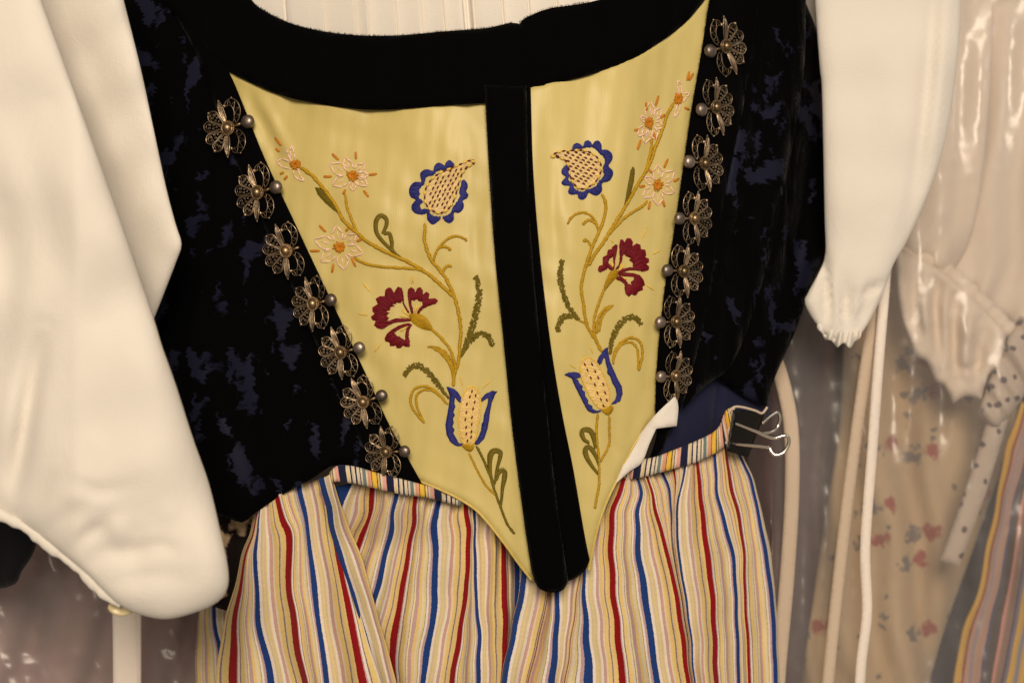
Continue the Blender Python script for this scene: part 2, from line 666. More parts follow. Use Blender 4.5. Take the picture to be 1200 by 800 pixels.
mb = MB()
rope(mb, [(623, 679), (608, 660), (590, 635), (570, 610), (555, 595), (530, 580), (500, 567), (480, 559)], silk, 0.0004, 0.0008, wob=0.05)
rope(mb, [(690, 668), (700, 620), (710, 590), (725, 558), (735, 537), (746, 516), (768, 487)], silk, 0.0004, 0.0008, wob=0.05)
mb.build('piping', cloth_mat('piping_satin', (0.62, 0.47, 0.12), 0.4, 0.05, 0.2, 0.2, 0.1, 0.4), stom, st_loc)


def fuzz(mb, line, depth, off, n, length=2.2, mat=0, side=1):
    """loose pile standing off a velvet edge"""
    q = smooth(line, 1.5)
    tg = np.gradient(q, axis=0)
    tg /= np.linalg.norm(tg, axis=1, keepdims=True)
    for _ in range(n):
        i = random.randrange(len(q))
        nrm = np.array([tg[i, 1], -tg[i, 0]]) * side
        L = length * random.uniform(0.4, 1.3)
        a = q[i] - nrm * 1.2
        b = q[i] + nrm * L + tg[i] * random.uniform(-1.6, 1.6)
        w = tg[i] * 0.28
        pts = np.array([a - w, a + w, b])
        d = depth(pts[:, 0], pts[:, 1]) - off - np.array([0, 0, random.uniform(-0.0012, 0.0012)])
        mb.add(P3(pts[:, 0], pts[:, 1], d), [(0, 1, 2)], mat)


# neckline band: two halves
_nw = waves(11, 6, 26, 70, (1, 6))
nb_d = lambda x, y: body(x, y) - 0.0042 + 0.0008 * _nw(x, y)
TOP_L = [(150, -60), (235, -30), (285, -8), (305, 10), (345, 29), (400, 40), (460, 42), (520, 37), (570, 33), (600, 27), (614, 32), (620, 48), (621, 103)]
mb = MB()
out = chain(TOP_L, [(621, 103), (621, 122)], [(621, 122), (569, 122)], NECK_BL[::-1], [(255, 76), (205, 20), (150, -60)], step=5)
panel(mb, out, nb_d, 5.5, 0, (0.0035, 9), 0.002)
fuzz(mb, TOP_L[2:10], nb_d, 0.0, 900)
mb.build('neckline_band', M['velvet'], stom, st_loc)
mb = MB()
TOP_R = [(606, 34), (612, 24), (625, 17), (645, 10), (690, 3), (720, -8), (760, -40)]
out = chain(TOP_R, [(760, -40), (850, -40)], [(850, -40), (836, -14)], NECK_BR[::-1], [(622, 104), (608, 104)], [(608, 104), (606, 34)], step=5)
panel(mb, out, lambda x, y: nb_d(x, y) + 0.002, 5.5, 0, (0.0035, 9), 0.002)
fuzz(mb, TOP_R[:5], nb_d, 0.0, 260)
mb.build('neckline_band', M['velvet'], stom, st_loc)

# placket: the left strip lies over the right one
_pw = waves(12, 5, 60, 160, (0.4, 2))
pl_d = lambda x, y: body(x, y) - 0.0044 + 0.0006 * _pw(x, y)
mb = MB()
out = chain([(608, 62), (612, 120), (616, 200), (621, 300), (631, 400), (641, 500), (651, 600), (660, 665), (662, 682)], [(662, 682), (676, 676), (687, 666), (691, 655)],
            PLK_R[::-1], [(622, 103), (622, 62)], [(622, 62), (608, 62)], step=5)
panel(mb, out, pl_d, 5, 0, (0.003, 9), 0.002)
mb.build('placket_strip', M['velvet'], stom, st_loc)
mb = MB()
out = chain([(568, 100), (569, 121), (573, 200), (580, 300), (590, 400), (600, 500), (610, 580), (620, 650), (625, 676), (633, 690), (650, 694), (661, 690), (666, 680)],
            [(666, 680), (660, 640), (653, 590), (643, 500), (633, 400), (624, 300), (619, 200), (617, 100)], [(617, 100), (568, 100)], step=5)
panel(mb, out, lambda x, y: pl_d(x, y) - 0.003, 5, 0, (0.0045, 13), 0.0025)
fuzz(mb, [(569, 121), (573, 200), (580, 300), (590, 400), (600, 500), (610, 580), (620, 650), (625, 676), (633, 690), (650, 694)], pl_d, 0.003, 500, 1.5, 0, -1)
mb.build('placket_strip', M['velvet'], stom, st_loc)

# white lining folded out at the right hip
mb = MB()
out = chain([(792, 463), (795, 477), (793, 499)], [(793, 499), (769, 502)], [(769, 502), (761, 520), (752, 542), (738, 552), (722, 566)],
            [(722, 566), (730, 545), (742, 520), (766, 488), (792, 463)], step=4)
panel(mb, out, lambda x, y: silk(x, y) - 0.0005 - 0.008 * np.clip((x - 745) / 25, 0, 1) + 0.0010 * np.sin((x + y) / 9.0), 4.5, 0, (0.001, 5), 0.0012)
mb.build('lining_flap', M['white_lining'], stom, st_loc)

# ================================================================== EMBROIDERY
EM = {'gold': 0, 'olive': 1, 'blue': 2, 'red': 3, 'maroon': 4, 'yellow': 5, 'orange': 6, 'pink': 7, 'cream': 8}
EMATS = [M[k] for k in ('gold', 'olive', 'blue', 'red', 'maroon', 'yellow', 'orange', 'pink', 'cream')]
emb_n = 0


class Emb(MB):
    def done(s, name, parent, label=None):
        used = sorted(set(s.m))
        re = {u: i for i, u in enumerate(used)}
        s.m = [re[x] for x in s.m]
        o = s.build(name, [EMATS[u] for u in used], parent, st_loc)
        if label:
            o['label'] = label
        return o


def surf(q, off):
    q = A(q)
    return P3(q[:, 0], q[:, 1], silk(q[:, 0], q[:, 1]) - 0.0016 - off)


def stitch(mb, a, b, w, col, off=0.0004):
    """one thread lying on the cloth from a to b"""
    a, b = A(a), A(b)
    t = np.array([0, 0.12, 0.35, 0.65, 0.88, 1.0])
    q = a[None] + (b - a)[None] * t[:, None]
    p = surf(q, 0)
    p[:, 1] -= off * np.array([-0.6, 0.6, 1, 1, 0.6, -0.6]) + 0.0001
    r = w * S * 0.5 * np.array([0.35, 0.8, 1, 1, 0.8, 0.35])
    tube3(mb, p, r, 6, EM[col])


def stem(mb, line, w=3.4, col='gold', w2=None):
    """stem stitch: short slanting overlapped stitches"""
    q = smooth(line, 1.0)
    n = len(q)
    i = 0
    while i < n - 2:
        j = min(n - 1, i + 8)
        f = i / n
        ww = w if w2 is None else w + (w2 - w) * f
        t = q[j] - q[i]
        L = np.linalg.norm(t)
        if L < 0.5:
            break
        nr = np.array([-t[1], t[0]]) / L
        o = random.uniform(-0.12, 0.12) * ww
        stitch(mb, q[i] + nr * (0.25 * ww + o), q[j] - nr * (0.25 * ww - o), ww * 0.85, col, 0.0005)
        i += 4


def fill(mb, poly, col, h=0.0007, r=4.0, off=0.0, step=3.0, jag=0.0, sharp=False):
    q = straight(poly, 2.0) if sharp else smooth(poly, 2.0, True)
    if jag:
        q = q + RNG.uniform(-jag, jag, q.shape)
    panel(mb, q, lambda x, y: silk(x, y) - 0.0015 - off, step, EM[col], (h, r), close=False)


def Z(ox, oy, k, pts):
    return [(ox + x / k, oy + y / k) for x, y in pts]


def satin(mb, poly, col, direction, w=1.5, off=0.0007, jag=1.2, spacing=1.25):
    """parallel threads across a shape, cut by its outline"""
    q = A(poly)
    d = np.array([math.cos(direction), math.sin(direction)])
    nrm = np.array([-d[1], d[0]])
    c = q @ nrm
    for s in np.arange(c.min() + 0.4, c.max(), spacing):
        xs = []
        for i in range(len(q)):
            a, b = q[i], q[(i + 1) % len(q)]
            ca, cb = a @ nrm - s, b @ nrm - s
            if (ca > 0) != (cb > 0):
                t = ca / (ca - cb)
                xs.append(((a + (b - a) * t) @ d))
        xs.sort()
        for k in range(0, len(xs) - 1, 2):
            if xs[k + 1] - xs[k] < 1.0:
                continue
            a = nrm * s + d * (xs[k] - random.uniform(0, jag) * 0.5)
            b = nrm * s + d * (xs[k + 1] + random.uniform(0, jag) * 0.5)
            stitch(mb, a, b, w, col, off)


def satin_radial(mb, poly, c, col, w=1.6, off=0.0008, spacing=1.25, rad=24):
    q = A(poly)
    c = A(c)
    n = int(2 * PI * rad / spacing)
    for k in range(n):
        th = 2 * PI * k / n + random.uniform(-0.01, 0.01)
        d = np.array([math.cos(th), math.sin(th)])
        nr = np.array([-d[1], d[0]])
        s_ = (q - c) @ nr
        r_ = (q - c) @ d
        xs = []
        for i in range(len(q)):
            j = (i + 1) % len(q)
            if (s_[i] > 0) != (s_[j] > 0):
                t = s_[i] / (s_[i] - s_[j])
                r = r_[i] + (r_[j] - r_[i]) * t
                if r > 0:
                    xs.append(r)
        xs.sort()
        if len(xs) % 2:
            xs = [0.5] + xs
        for i in range(0, len(xs) - 1, 2):
            if xs[i + 1] - xs[i] > 1.2:
                stitch(mb, c + d * (xs[i] - random.uniform(0, 1.4)), c + d * (xs[i + 1] + random.uniform(-0.2, 0.4)), w, col, off)


def daisy(parent, c, tips, ticks, oval=(6, 6), pet=None):
    mb = Emb()
    c = A(c)
    if pet is None:
        n = len(tips)
        for i, t in enumerate(tips):
            t = A(t)
            d = t - c
            L = np.linalg.norm(d)
            nr = np.array([-d[1], d[0]]) / L
            wd = L * 0.27
            b1, b2 = c + d * 0.36 + nr * wd * 0.7, c + d * 0.36 - nr * wd * 0.7
            m1, m2 = c + d * 0.66 + nr * wd, c + d * 0.66 - nr * wd
            for line in ([b1, m1, c + d * 1.06 + nr * 0.2], [b2, m2, c + d * 1.06 - nr * 0.2]):
                for k in range(2):
                    stitch(mb, line[k], line[k + 1], 2.1, 'pink', 0.0004)
            stitch(mb, c + d * 0.45, c + d * 0.75, 1.1, 'pink', 0.0002)
            stitch(mb, c + d * 0.5 + nr * 1.5, c + d * 0.8, 1.0, 'pink', 0.0002)
    else:
        for line in pet:
            for k in range(len(line) - 1):
                stitch(mb, line[k], line[k + 1], 2.1, 'pink', 0.0004)
    fill(mb, [(c[0] + oval[0] * 0.7 * math.cos(a), c[1] + oval[1] * 0.7 * math.sin(a)) for a in np.arange(0, 6.28, 0.7)], 'orange', 0.0006, 3)
    for a in np.arange(0, 2 * PI, 2 * PI / 15):
        a += random.uniform(-0.1, 0.1)
        k = random.uniform(0.95, 1.5)
        e = c + np.array([oval[0] * math.cos(a), oval[1] * math.sin(a)]) * k
        stitch(mb, c + (e - c) * 0.15, e, 2.0, 'orange', 0.0007)
    for a, b in ticks:
        a, b = A(a), A(b)
        d = b - a
        nr = np.array([-d[1], d[0]]) / np.linalg.norm(d)
        stitch(mb, a + nr * 0.6, b + nr * 0.3, 1.9, 'orange', 0.0005)
        stitch(mb, a - nr * 0.5, b - nr * 0.5, 1.9, 'orange', 0.0005)
    mb.done('embroidered_daisy', parent)


def seedleaf(mb, line, w, col='olive'):
    """leaf filled with little knots that let the silk through"""
    q = smooth(line, 1.0)
    n = len(q)
    tg = np.gradient(q, axis=0)
    tg /= np.linalg.norm(tg, axis=1, keepdims=True)
    nr = np.stack([-tg[:, 1], tg[:, 0]], -1)
    for i in range(0, n, 1):
        f = i / (n - 1)
        ww = w * (0.35 + 0.65 * math.sin(PI * min(1, 0.12 + f * 0.95)) ** 0.6)
        for k in range(3):
            o = random.uniform(-0.5, 0.5) * ww
            c = q[i] + nr[i] * o
            a = random.uniform(0, PI)
            d = np.array([math.cos(a), math.sin(a)]) * random.uniform(0.9, 1.6)
            stitch(mb, c - d, c + d, 1.5, col, 0.0005)
    stem(mb, q[::6] if n > 12 else q, 1.0, col)


def thickloop(mb, line, w, col='olive'):
    """leaf outline worked as a thick satin cord"""
    q = smooth(line, 1.0)
    tg = np.gradient(q, axis=0)
    tg /= np.linalg.norm(tg, axis=1, keepdims=True)
    nr = np.stack([-tg[:, 1], tg[:, 0]], -1)
    n = len(q)
    for i in range(0, n):
        ww = w if np.isscalar(w) else np.interp(i / (n - 1), np.linspace(0, 1, len(w)), w)
        ww = ww * 1.3
        k = nr[i] * 0.8 + tg[i] * 0.6
        stitch(mb, q[i] - k * ww * 0.55, q[i] + k * ww * 0.55, 1.5, col, 0.0006)


def pomegranate(parent, ring, tear, ang, rot):
    mb = Emb()
    fill(mb, ring, 'blue', 0.0005, 4, 0.0001, 2.5)
    satin_radial(mb, smooth(ring, 2, True), smooth(tear, 1.0, True).mean(0), 'blue', rad=30)
    fill(mb, tear, 'cream', 0.0004, 6, 0.0001, 4, sharp=True)
    q = A(tear)
    satin(mb, smooth(tear, 3, True), 'cream', ang + 1.2, 1.1, 0.0003, 0, 2.2)
    qs = smooth(tear, 1.0, True)
    cen = qs.mean(0)
    qi = cen + (qs - cen) * 0.93
    n = len(qi)
    i, k = 0, 0
    while i < n:
        j = min(n - 1, i + (5 if k % 2 == 0 else 4))
        stitch(mb, qi[i], qi[j], 2.9 if k % 2 == 0 else 2.0, 'yellow' if k % 2 == 0 else 'maroon', 0.0009)
        i = j + 1
        k += 1
    d = np.array([math.cos(ang), math.sin(ang)])
    e = np.array([math.cos(rot), math.sin(rot)])
    inner = cen + (qs - cen) * 0.8
    for a in range(-8, 9):
        for b in range(-8, 9):
            c = cen + d * (a * 6.6 + (b % 2) * 3.3) + e * b * 4.6
            c = c + RNG.uniform(-0.5, 0.5, 2)
            if inside(c[None], inner)[0]:
                stitch(mb, c - d * 2.1, c + d * 2.1, 1.9, 'maroon', 0.0008)
                stitch(mb, c + d * 2.6 + e, c + d * 5.0 + e, 1.4, 'yellow', 0.0006)
    mb.done('embroidered_pomegranate', parent)


def carnation(parent, petals, calyx, strands, ticks, cdir):
    mb = Emb()
    cc = A(calyx).mean(0)
    for p in petals:
        fill(mb, p, 'red', 0.0005, 3.5, 0.0001, 2.4, sharp=True)
        satin_radial(mb, p, cc, 'red', rad=34)
    fill(mb, calyx, 'gold', 0.0009, 4, 0.0004, 3)
    satin(mb, smooth(calyx, 2, True), 'gold', cdir, 1.6, 0.0012, 0.8, 1.7)
    for a, b in strands:
        a, b = A(a), A(b)
        for k in range(3):
            j = RNG.uniform(-1.1, 1.1, 2)
            stitch(mb, a + j * 0.4, b + j, 1.5, 'yellow', 0.0005)
    for a, b in ticks:
        stitch(mb, a, b, 1.5, 'yellow', 0.0004)
    mb.done('embroidered_carnation', parent)


def tulip(parent, petals, oval, dots, base, ticks, axis):
    mb = Emb()
    for p in petals:
        fill(mb, p, 'blue', 0.0005, 3.5, 0.0001, 2.4, sharp=True)
        satin(mb, p, 'blue', axis + 1.2, 1.6, 0.0008, 0.8, 1.25)
    fill(mb, oval, 'cream', 0.0004, 5, 0.0001, 4)
    satin(mb, smooth(oval, 2, True), 'yellow', axis + 0.9, 0.9, 0.0003, 0, 3.6)
    satin(mb, smooth(oval, 2, True), 'yellow', axis - 0.9, 0.9, 0.0004, 0, 3.6)
    stem(mb, smooth(oval, 2, True), 1.7, 'yellow')
    d = np.array([math.cos(axis), math.sin(axis)])
    for c in dots:
        c = A(c)
        stitch(mb, c - d * 2.0, c + d * 2.0, 1.8, 'maroon', 0.0008)
    fill(mb, base, 'gold', 0.0009, 4, 0.0004, 3)
    satin(mb, smooth(base, 2, True), 'gold', axis, 1.4, 0.0011, 0.6, 1.4)
    for a, b in ticks:
        stitch(mb, a, b, 1.2, 'yellow', 0.0003)
    mb.done('embroidered_tulip', parent)


# ---- left panel
mb = Emb()
stem(mb, [(352, 196), (366, 206), (380, 222), (392, 238), (401, 256), (415, 270), (430, 283), (450, 294), (470, 303), (486, 311), (500, 320), (514, 331), (530, 346)], 4.2)
stem(mb, [(405, 227), (406, 240), (412, 257), (418, 271)], 3.2)
stem(mb, [(415, 301), (425, 308), (445, 312), (470, 314), (488, 315), (497, 318)], 3.4)
stem(mb, [(499, 262), (497, 279), (500, 292), (507, 307), (520, 322), (530, 341), (536, 360), (540, 384), (539, 405), (537, 425), (533, 436), (531, 452)], 4.0)
stem(mb, [(508, 307), (510, 298), (516, 288), (525, 280), (533, 276), (540, 277), (546, 281)], 3.0)
stem(mb, [(515, 290), (522, 288), (527, 292)], 3.2)
stem(mb, [(519, 322), (521, 313), (527, 310), (529, 313)], 3.0)
stem(mb, [(505, 385), (521, 400), (530, 415), (534, 432)], 3.4)
mb.done('embroidered_stem', silk_l)
mb = Emb()
stem(mb, [(550, 530), (555, 542), (562, 556), (570, 569), (580, 579)], 2.6)
stem(mb, [(558, 522), (565, 535), (571, 549), (576, 562), (581, 578), (587, 595), (594, 613), (603, 625)], 3.0, 'olive')
mb.done('embroidered_stem', silk_l)
mb = Emb()
for c in ((546, 281), (527, 292)):
    for k in range(5):
        a = random.uniform(0, PI)
        stitch(mb, (c[0] - 2 * math.cos(a), c[1] - 2 * math.sin(a)), (c[0] + 2 * math.cos(a), c[1] + 2 * math.sin(a)), 1.8, 'gold', 0.0008)
mb.done('embroidered_tendril_tip', silk_l)
daisy(silk_l, (346, 193), [], [((322, 161), (330, 171)), ((323, 174), (328, 178)), ((328, 204), (333, 202)), ((333, 211), (337, 206))], (5.5, 5),
      [[(342, 190), (337, 180), (336, 175)], [(341, 188), (340, 176), (342, 170)], [(342, 170), (345, 180), (346, 187)],
       [(339, 189), (330, 186), (324, 190)], [(324, 190), (331, 196), (340, 198)], [(349, 197), (352, 206), (357, 212)], [(357, 212), (350, 211), (344, 205), (345, 198)]])
daisy(silk_l, (413, 206), [(388, 193), (405, 186), (427, 192), (431, 205), (430, 217), (414, 223), (391, 217)],
      [((389, 180), (397, 188)), ((417, 178), (417, 187)), ((379, 207), (389, 207)), ((432, 205), (442, 204)), ((402, 228), (405, 222)), ((426, 223), (432, 231))])
daisy(silk_l, (398, 290), [(394, 266), (417, 275), (424, 296), (404, 315), (377, 306), (370, 281)],
      [((374, 264), (382, 272)), ((405, 271), (409, 267)), ((418, 283), (425, 280)), ((363, 294), (375, 294)), ((389, 320), (391, 309)), ((412, 302), (417, 313))])
pomegranate(silk_l,
            Z(460, 170, 8, [(570, 170), (535, 140), (500, 165), (490, 195), (460, 175), (425, 165), (390, 200), (380, 245), (340, 230), (300, 230), (262, 260), (260, 300), (270, 345), (210, 345), (165, 385), (152, 440), (170, 490), (215, 515), (180, 560), (180, 610), (220, 645), (280, 655), (320, 640), (325, 700), (375, 748), (430, 715), (462, 675), (490, 715), (535, 735), (575, 700), (575, 635), (620, 640), (660, 605), (670, 560), (655, 525), (700, 500), (712, 465), (690, 435), (705, 400), (700, 355), (660, 325),
                            (650, 360), (630, 440), (635, 490), (600, 540), (560, 600), (540, 640), (480, 670), (420, 670), (360, 650), (330, 600), (270, 600), (260, 560), (290, 530), (240, 490), (260, 460), (245, 430), (270, 390), (300, 370), (300, 320), (340, 290), (380, 285), (420, 240), (500, 225), (570, 195)]),
            Z(460, 170, 8, [(790, 150), (730, 130), (640, 170), (560, 205), (480, 235), (400, 280), (330, 350), (295, 420), (285, 500), (300, 570), (340, 620), (400, 650), (460, 655), (520, 620), (570, 550), (600, 470), (615, 400), (640, 320), (680, 230), (740, 180)]),
            math.radians(-62), math.radians(20))
K = lambda pts: Z(420, 320, 8, pts)
carnation(silk_l, [
    K([(480, 380), (430, 290), (420, 200), (410, 140), (370, 125), (345, 160), (335, 185), (310, 140), (280, 130), (250, 160), (245, 215), (200, 215), (160, 240), (180, 290), (130, 320), (130, 360), (150, 380), (115, 410), (130, 440), (160, 450), (145, 490), (180, 520), (230, 520), (300, 480), (380, 455), (490, 450), (490, 430), (400, 425), (340, 425), (290, 445), (265, 450), (290, 420), (260, 400), (290, 375), (265, 360), (310, 340), (290, 320), (340, 310), (320, 290), (360, 290), (350, 275), (400, 285), (405, 255), (430, 310), (460, 360)]),
    K([(500, 380), (475, 300), (460, 200), (465, 150), (495, 130), (525, 150), (535, 185), (550, 140), (580, 130), (605, 160), (605, 200), (640, 170), (665, 190), (660, 240), (720, 235), (745, 255), (730, 280), (660, 305), (600, 335), (560, 375), (550, 370), (575, 325), (605, 300), (600, 265), (570, 265), (545, 240), (525, 260), (500, 245), (495, 290), (510, 340), (508, 375)]),
    K([(490, 470), (440, 475), (370, 495), (310, 530), (265, 570), (245, 610), (245, 640), (290, 650), (295, 685), (330, 685), (350, 680), (355, 705), (395, 705), (420, 680), (440, 692), (475, 690), (480, 650), (468, 600), (470, 540), (495, 485), (480, 482), (450, 520), (440, 570), (440, 630), (400, 610), (380, 590), (370, 600), (345, 570), (330, 560), (370, 530), (430, 500), (485, 480)])],
    K([(485, 385), (540, 375), (600, 390), (650, 430), (685, 490), (690, 530), (620, 530), (560, 505), (500, 460), (480, 420)]),
    [(K([(475, 400)])[0], K([(410, 345)])[0]), (K([(475, 412)])[0], K([(390, 395)])[0]), (K([(530, 370)])[0], K([(545, 300)])[0]), (K([(450, 500)])[0], K([(395, 545)])[0])],
    [(K([(40, 90)])[0], K([(120, 180)])[0]), (K([(0, 380)])[0], K([(90, 395)])[0]), (K([(500, 30)])[0], K([(500, 100)])[0]), (K([(515, 25)])[0], K([(515, 100)])[0]), (K([(220, 650)])[0], K([(150, 740)])[0])],
    math.radians(-50))
K = lambda pts: Z(465, 440, 8, pts)
tulip(silk_l, [
    K([(465, 100), (540, 125), (575, 155), (610, 215), (600, 255), (570, 235), (545, 200), (540, 260), (550, 290), (530, 340), (545, 370), (525, 400), (535, 440), (520, 480), (545, 500), (530, 540), (560, 590), (580, 630), (635, 640), (600, 660), (550, 655), (500, 620), (465, 550), (455, 460), (475, 350), (490, 260), (495, 190)]),
    K([(945, 145), (890, 145), (830, 170), (790, 215), (795, 245), (820, 225), (860, 205), (850, 270), (830, 330), (815, 370), (810, 430), (795, 450), (790, 510), (770, 560), (750, 600), (720, 640), (770, 640), (820, 590), (850, 500), (865, 420), (875, 330), (890, 250), (920, 185)])],
    K([(625, 640), (590, 520), (580, 400), (590, 290), (620, 180), (660, 115), (705, 95), (750, 115), (780, 170), (785, 270), (775, 390), (755, 500), (720, 640)]),
    K([(705, 147), (740, 185), (685, 197), (730, 248), (657, 267), (715, 310), (652, 345), (705, 390), (643, 410), (703, 455), (650, 483), (700, 523), (652, 545), (697, 573), (663, 610)]),
    K([(615, 645), (720, 640), (715, 690), (690, 715), (660, 705), (630, 680)]),
    [(K([(590, 0)])[0], K([(620, 100)])[0]), (K([(800, 125)])[0], K([(875, 50)])[0])], math.radians(-78))


def leaf(parent, fn):
    mb = Emb()
    fn(mb)
    mb.done('embroidered_leaf', parent)


def goldloop(outer, inner):
    def f(mb):
        stem(mb, outer, 3.0, 'gold')
        stem(mb, inner, 2.8, 'gold')
    return f


leaf(silk_l, lambda mb: (satin(mb, A([(369, 220), (376, 221), (385, 230), (393, 240), (400, 251), (392, 247), (381, 238), (372, 228)]), 'olive', 0.2, 1.7, 0.0006, 0.8, 1.4)))
leaf(silk_l, lambda mb: thickloop(mb, [(470, 302), (460, 294), (447, 281), (441, 271), (441, 259), (446, 253), (452, 256), (453, 263), (449, 273)], [1.5, 2.5, 3.5, 4, 4.5, 5, 5, 4, 3]))
leaf(silk_l, lambda mb: thickloop(mb, [(450, 274), (456, 274), (459, 283), (460, 293), (468, 301)], [3, 4.5, 4, 3.4, 1.5]))
leaf(silk_l, lambda mb: seedleaf(mb, [(557, 324), (561, 336), (561, 350), (557, 370), (551, 390), (545, 406), (540, 417)], 7.0))
leaf(silk_l, lambda mb: seedleaf(mb, [(577, 405), (574, 396), (567, 391), (560, 392), (552, 399), (545, 408), (541, 416)], 6.5))
leaf(silk_l, lambda mb: seedleaf(mb, [(474, 440), (480, 431), (489, 428), (497, 432), (507, 442), (517, 455), (526, 466)], 6.5))
leaf(silk_l, goldloop([(525, 474), (515, 462), (505, 454), (494, 452), (485, 456), (481, 465), (482, 475), (489, 486), (497, 495)],
                      [(519, 466), (506, 457), (497, 456), (490, 460), (487, 467), (489, 477), (493, 487), (497, 495)]))
leaf(silk_l, lambda mb: satin(mb, A(Z(460, 380, 8, [(325, 210), (360, 192), (430, 205), (500, 250), (550, 310), (580, 370), (600, 410), (570, 560), (545, 430), (510, 350), (440, 270), (380, 225)])), 'gold', math.radians(40), 1.6, 0.0006, 0.3, 1.3))
leaf(silk_l, lambda mb: thickloop(mb, [(579, 569), (575, 556), (574, 541), (576, 531), (581, 528), (586, 530), (586, 536), (583, 547), (581, 557), (580, 566)], [2, 3, 4, 5, 7, 6, 4, 3.2, 2.5, 2]))
leaf(silk_l, lambda mb: thickloop(mb, [(582, 562), (584, 555), (588, 551), (591, 554), (591, 561), (589, 571), (588, 582), (587, 592)], [2.5, 4, 6.5, 5.5, 4.2, 3.2, 2.8, 2]))

# ---- right panel
mb = Emb()
stem(mb, [(790, 121), (782, 134), (777, 150), (770, 168), (760, 195), (747, 217), (734, 240), (716, 269), (709, 281), (699, 295), (690, 310)], 4.0)
stem(mb, [(763, 160), (764, 170), (761, 184), (757, 199)], 3.4)
stem(mb, [(759, 235), (750, 244), (736, 252), (724, 263), (714, 274)], 3.2)
stem(mb, [(706, 227), (710, 240), (709, 251), (704, 267), (702, 272), (694, 289), (689, 304), (685, 318), (682, 330), (681, 341), (684, 359), (686, 375), (691, 388), (697, 396), (701, 404), (705, 412)], 3.8)
stem(mb, [(701, 273), (699, 262), (693, 253), (686, 249), (676, 250), (669, 255), (666, 261)], 2.8)
stem(mb, [(698, 264), (693, 257), (687, 258), (684, 262)], 3.0)
stem(mb, [(693, 290), (691, 284), (687, 280), (683, 282)], 2.8)
stem(mb, [(708, 338), (704, 348), (700, 360), (696, 376), (696, 389), (699, 399)], 3.2)
stem(mb, [(677, 374), (686, 379)], 2.4)
mb.done('embroidered_stem', silk_r)
mb = Emb()
stem(mb, [(714, 487), (714, 502), (714, 520), (709, 531), (704, 540)], 2.8)
stem(mb, [(701, 484), (699, 501), (700, 521), (702, 536), (702, 550), (702, 567), (700, 579), (697, 595)], 3.0)
mb.done('embroidered_stem', silk_r)
mb = Emb()
for c in ((666, 261), (684, 262)):
    for k in range(5):
        a = random.uniform(0, PI)
        stitch(mb, (c[0] - 1.8 * math.cos(a), c[1] - 1.8 * math.sin(a)), (c[0] + 1.8 * math.cos(a), c[1] + 1.8 * math.sin(a)), 1.8, 'gold', 0.0008)
mb.done('embroidered_tendril_tip', silk_r)
daisy(silk_r, (795, 116), [], [((805, 95), (808, 84)), ((807, 95), (813, 86)), ((802, 126), (808, 129))], (4.5, 5.5),
      [[(796, 112), (794, 101), (794, 94)], [(794, 94), (798, 99), (799, 112)], [(801, 110), (808, 109), (805, 114), (800, 120)], [(794, 122), (791, 132), (790, 138)], [(790, 138), (796, 131), (797, 122)]])
daisy(silk_r, (761, 144), [(762, 121), (774, 128), (777, 149), (768, 163), (756, 167), (748, 159), (751, 137)],
      [((757, 120), (758, 130)), ((768, 125), (772, 112)), ((774, 139), (779, 134)), ((743, 153), (749, 152)), ((747, 176), (751, 164)), ((766, 155), (768, 164))], (4.8, 6.5))
daisy(silk_r, (771, 217), [(771, 194), (789, 201), (789, 226), (771, 240), (754, 231), (756, 208)],
      [((778, 197), (783, 186)), ((789, 213), (796, 209)), ((776, 233), (779, 243)), ((760, 246), (762, 236)), ((749, 219), (756, 218)), ((761, 199), (764, 203))], (5, 6.5))
K = lambda pts: Z(630, 150, 8, pts)
pomegranate(silk_r,
            K([(325, 205), (335, 160), (370, 140), (410, 160), (425, 180), (440, 130), (475, 115), (505, 140), (515, 165), (540, 125), (575, 120), (600, 160), (605, 205), (655, 205), (700, 245), (700, 300), (665, 355), (705, 400), (705, 450), (670, 500), (605, 520), (605, 590), (560, 635), (510, 625), (480, 605), (455, 655), (415, 678), (380, 655), (375, 620), (320, 630), (285, 605), (300, 545), (245, 540), (222, 515), (265, 465), (225, 430), (230, 385), (270, 350),
               (285, 390), (300, 440), (285, 490), (330, 530), (350, 575), (420, 600), (470, 580), (540, 550), (590, 490), (625, 440), (605, 390), (630, 330), (620, 270), (570, 230), (545, 195), (500, 180), (440, 185), (380, 195), (330, 212)]),
            K([(105, 265), (160, 225), (250, 205), (350, 200), (430, 200), (510, 225), (570, 270), (605, 330), (615, 390), (595, 450), (560, 510), (500, 560), (430, 590), (370, 570), (320, 510), (295, 440), (285, 370), (260, 310), (200, 275), (150, 265)]),
            math.radians(25), math.radians(90))
K = lambda pts: Z(650, 260, 8, pts)
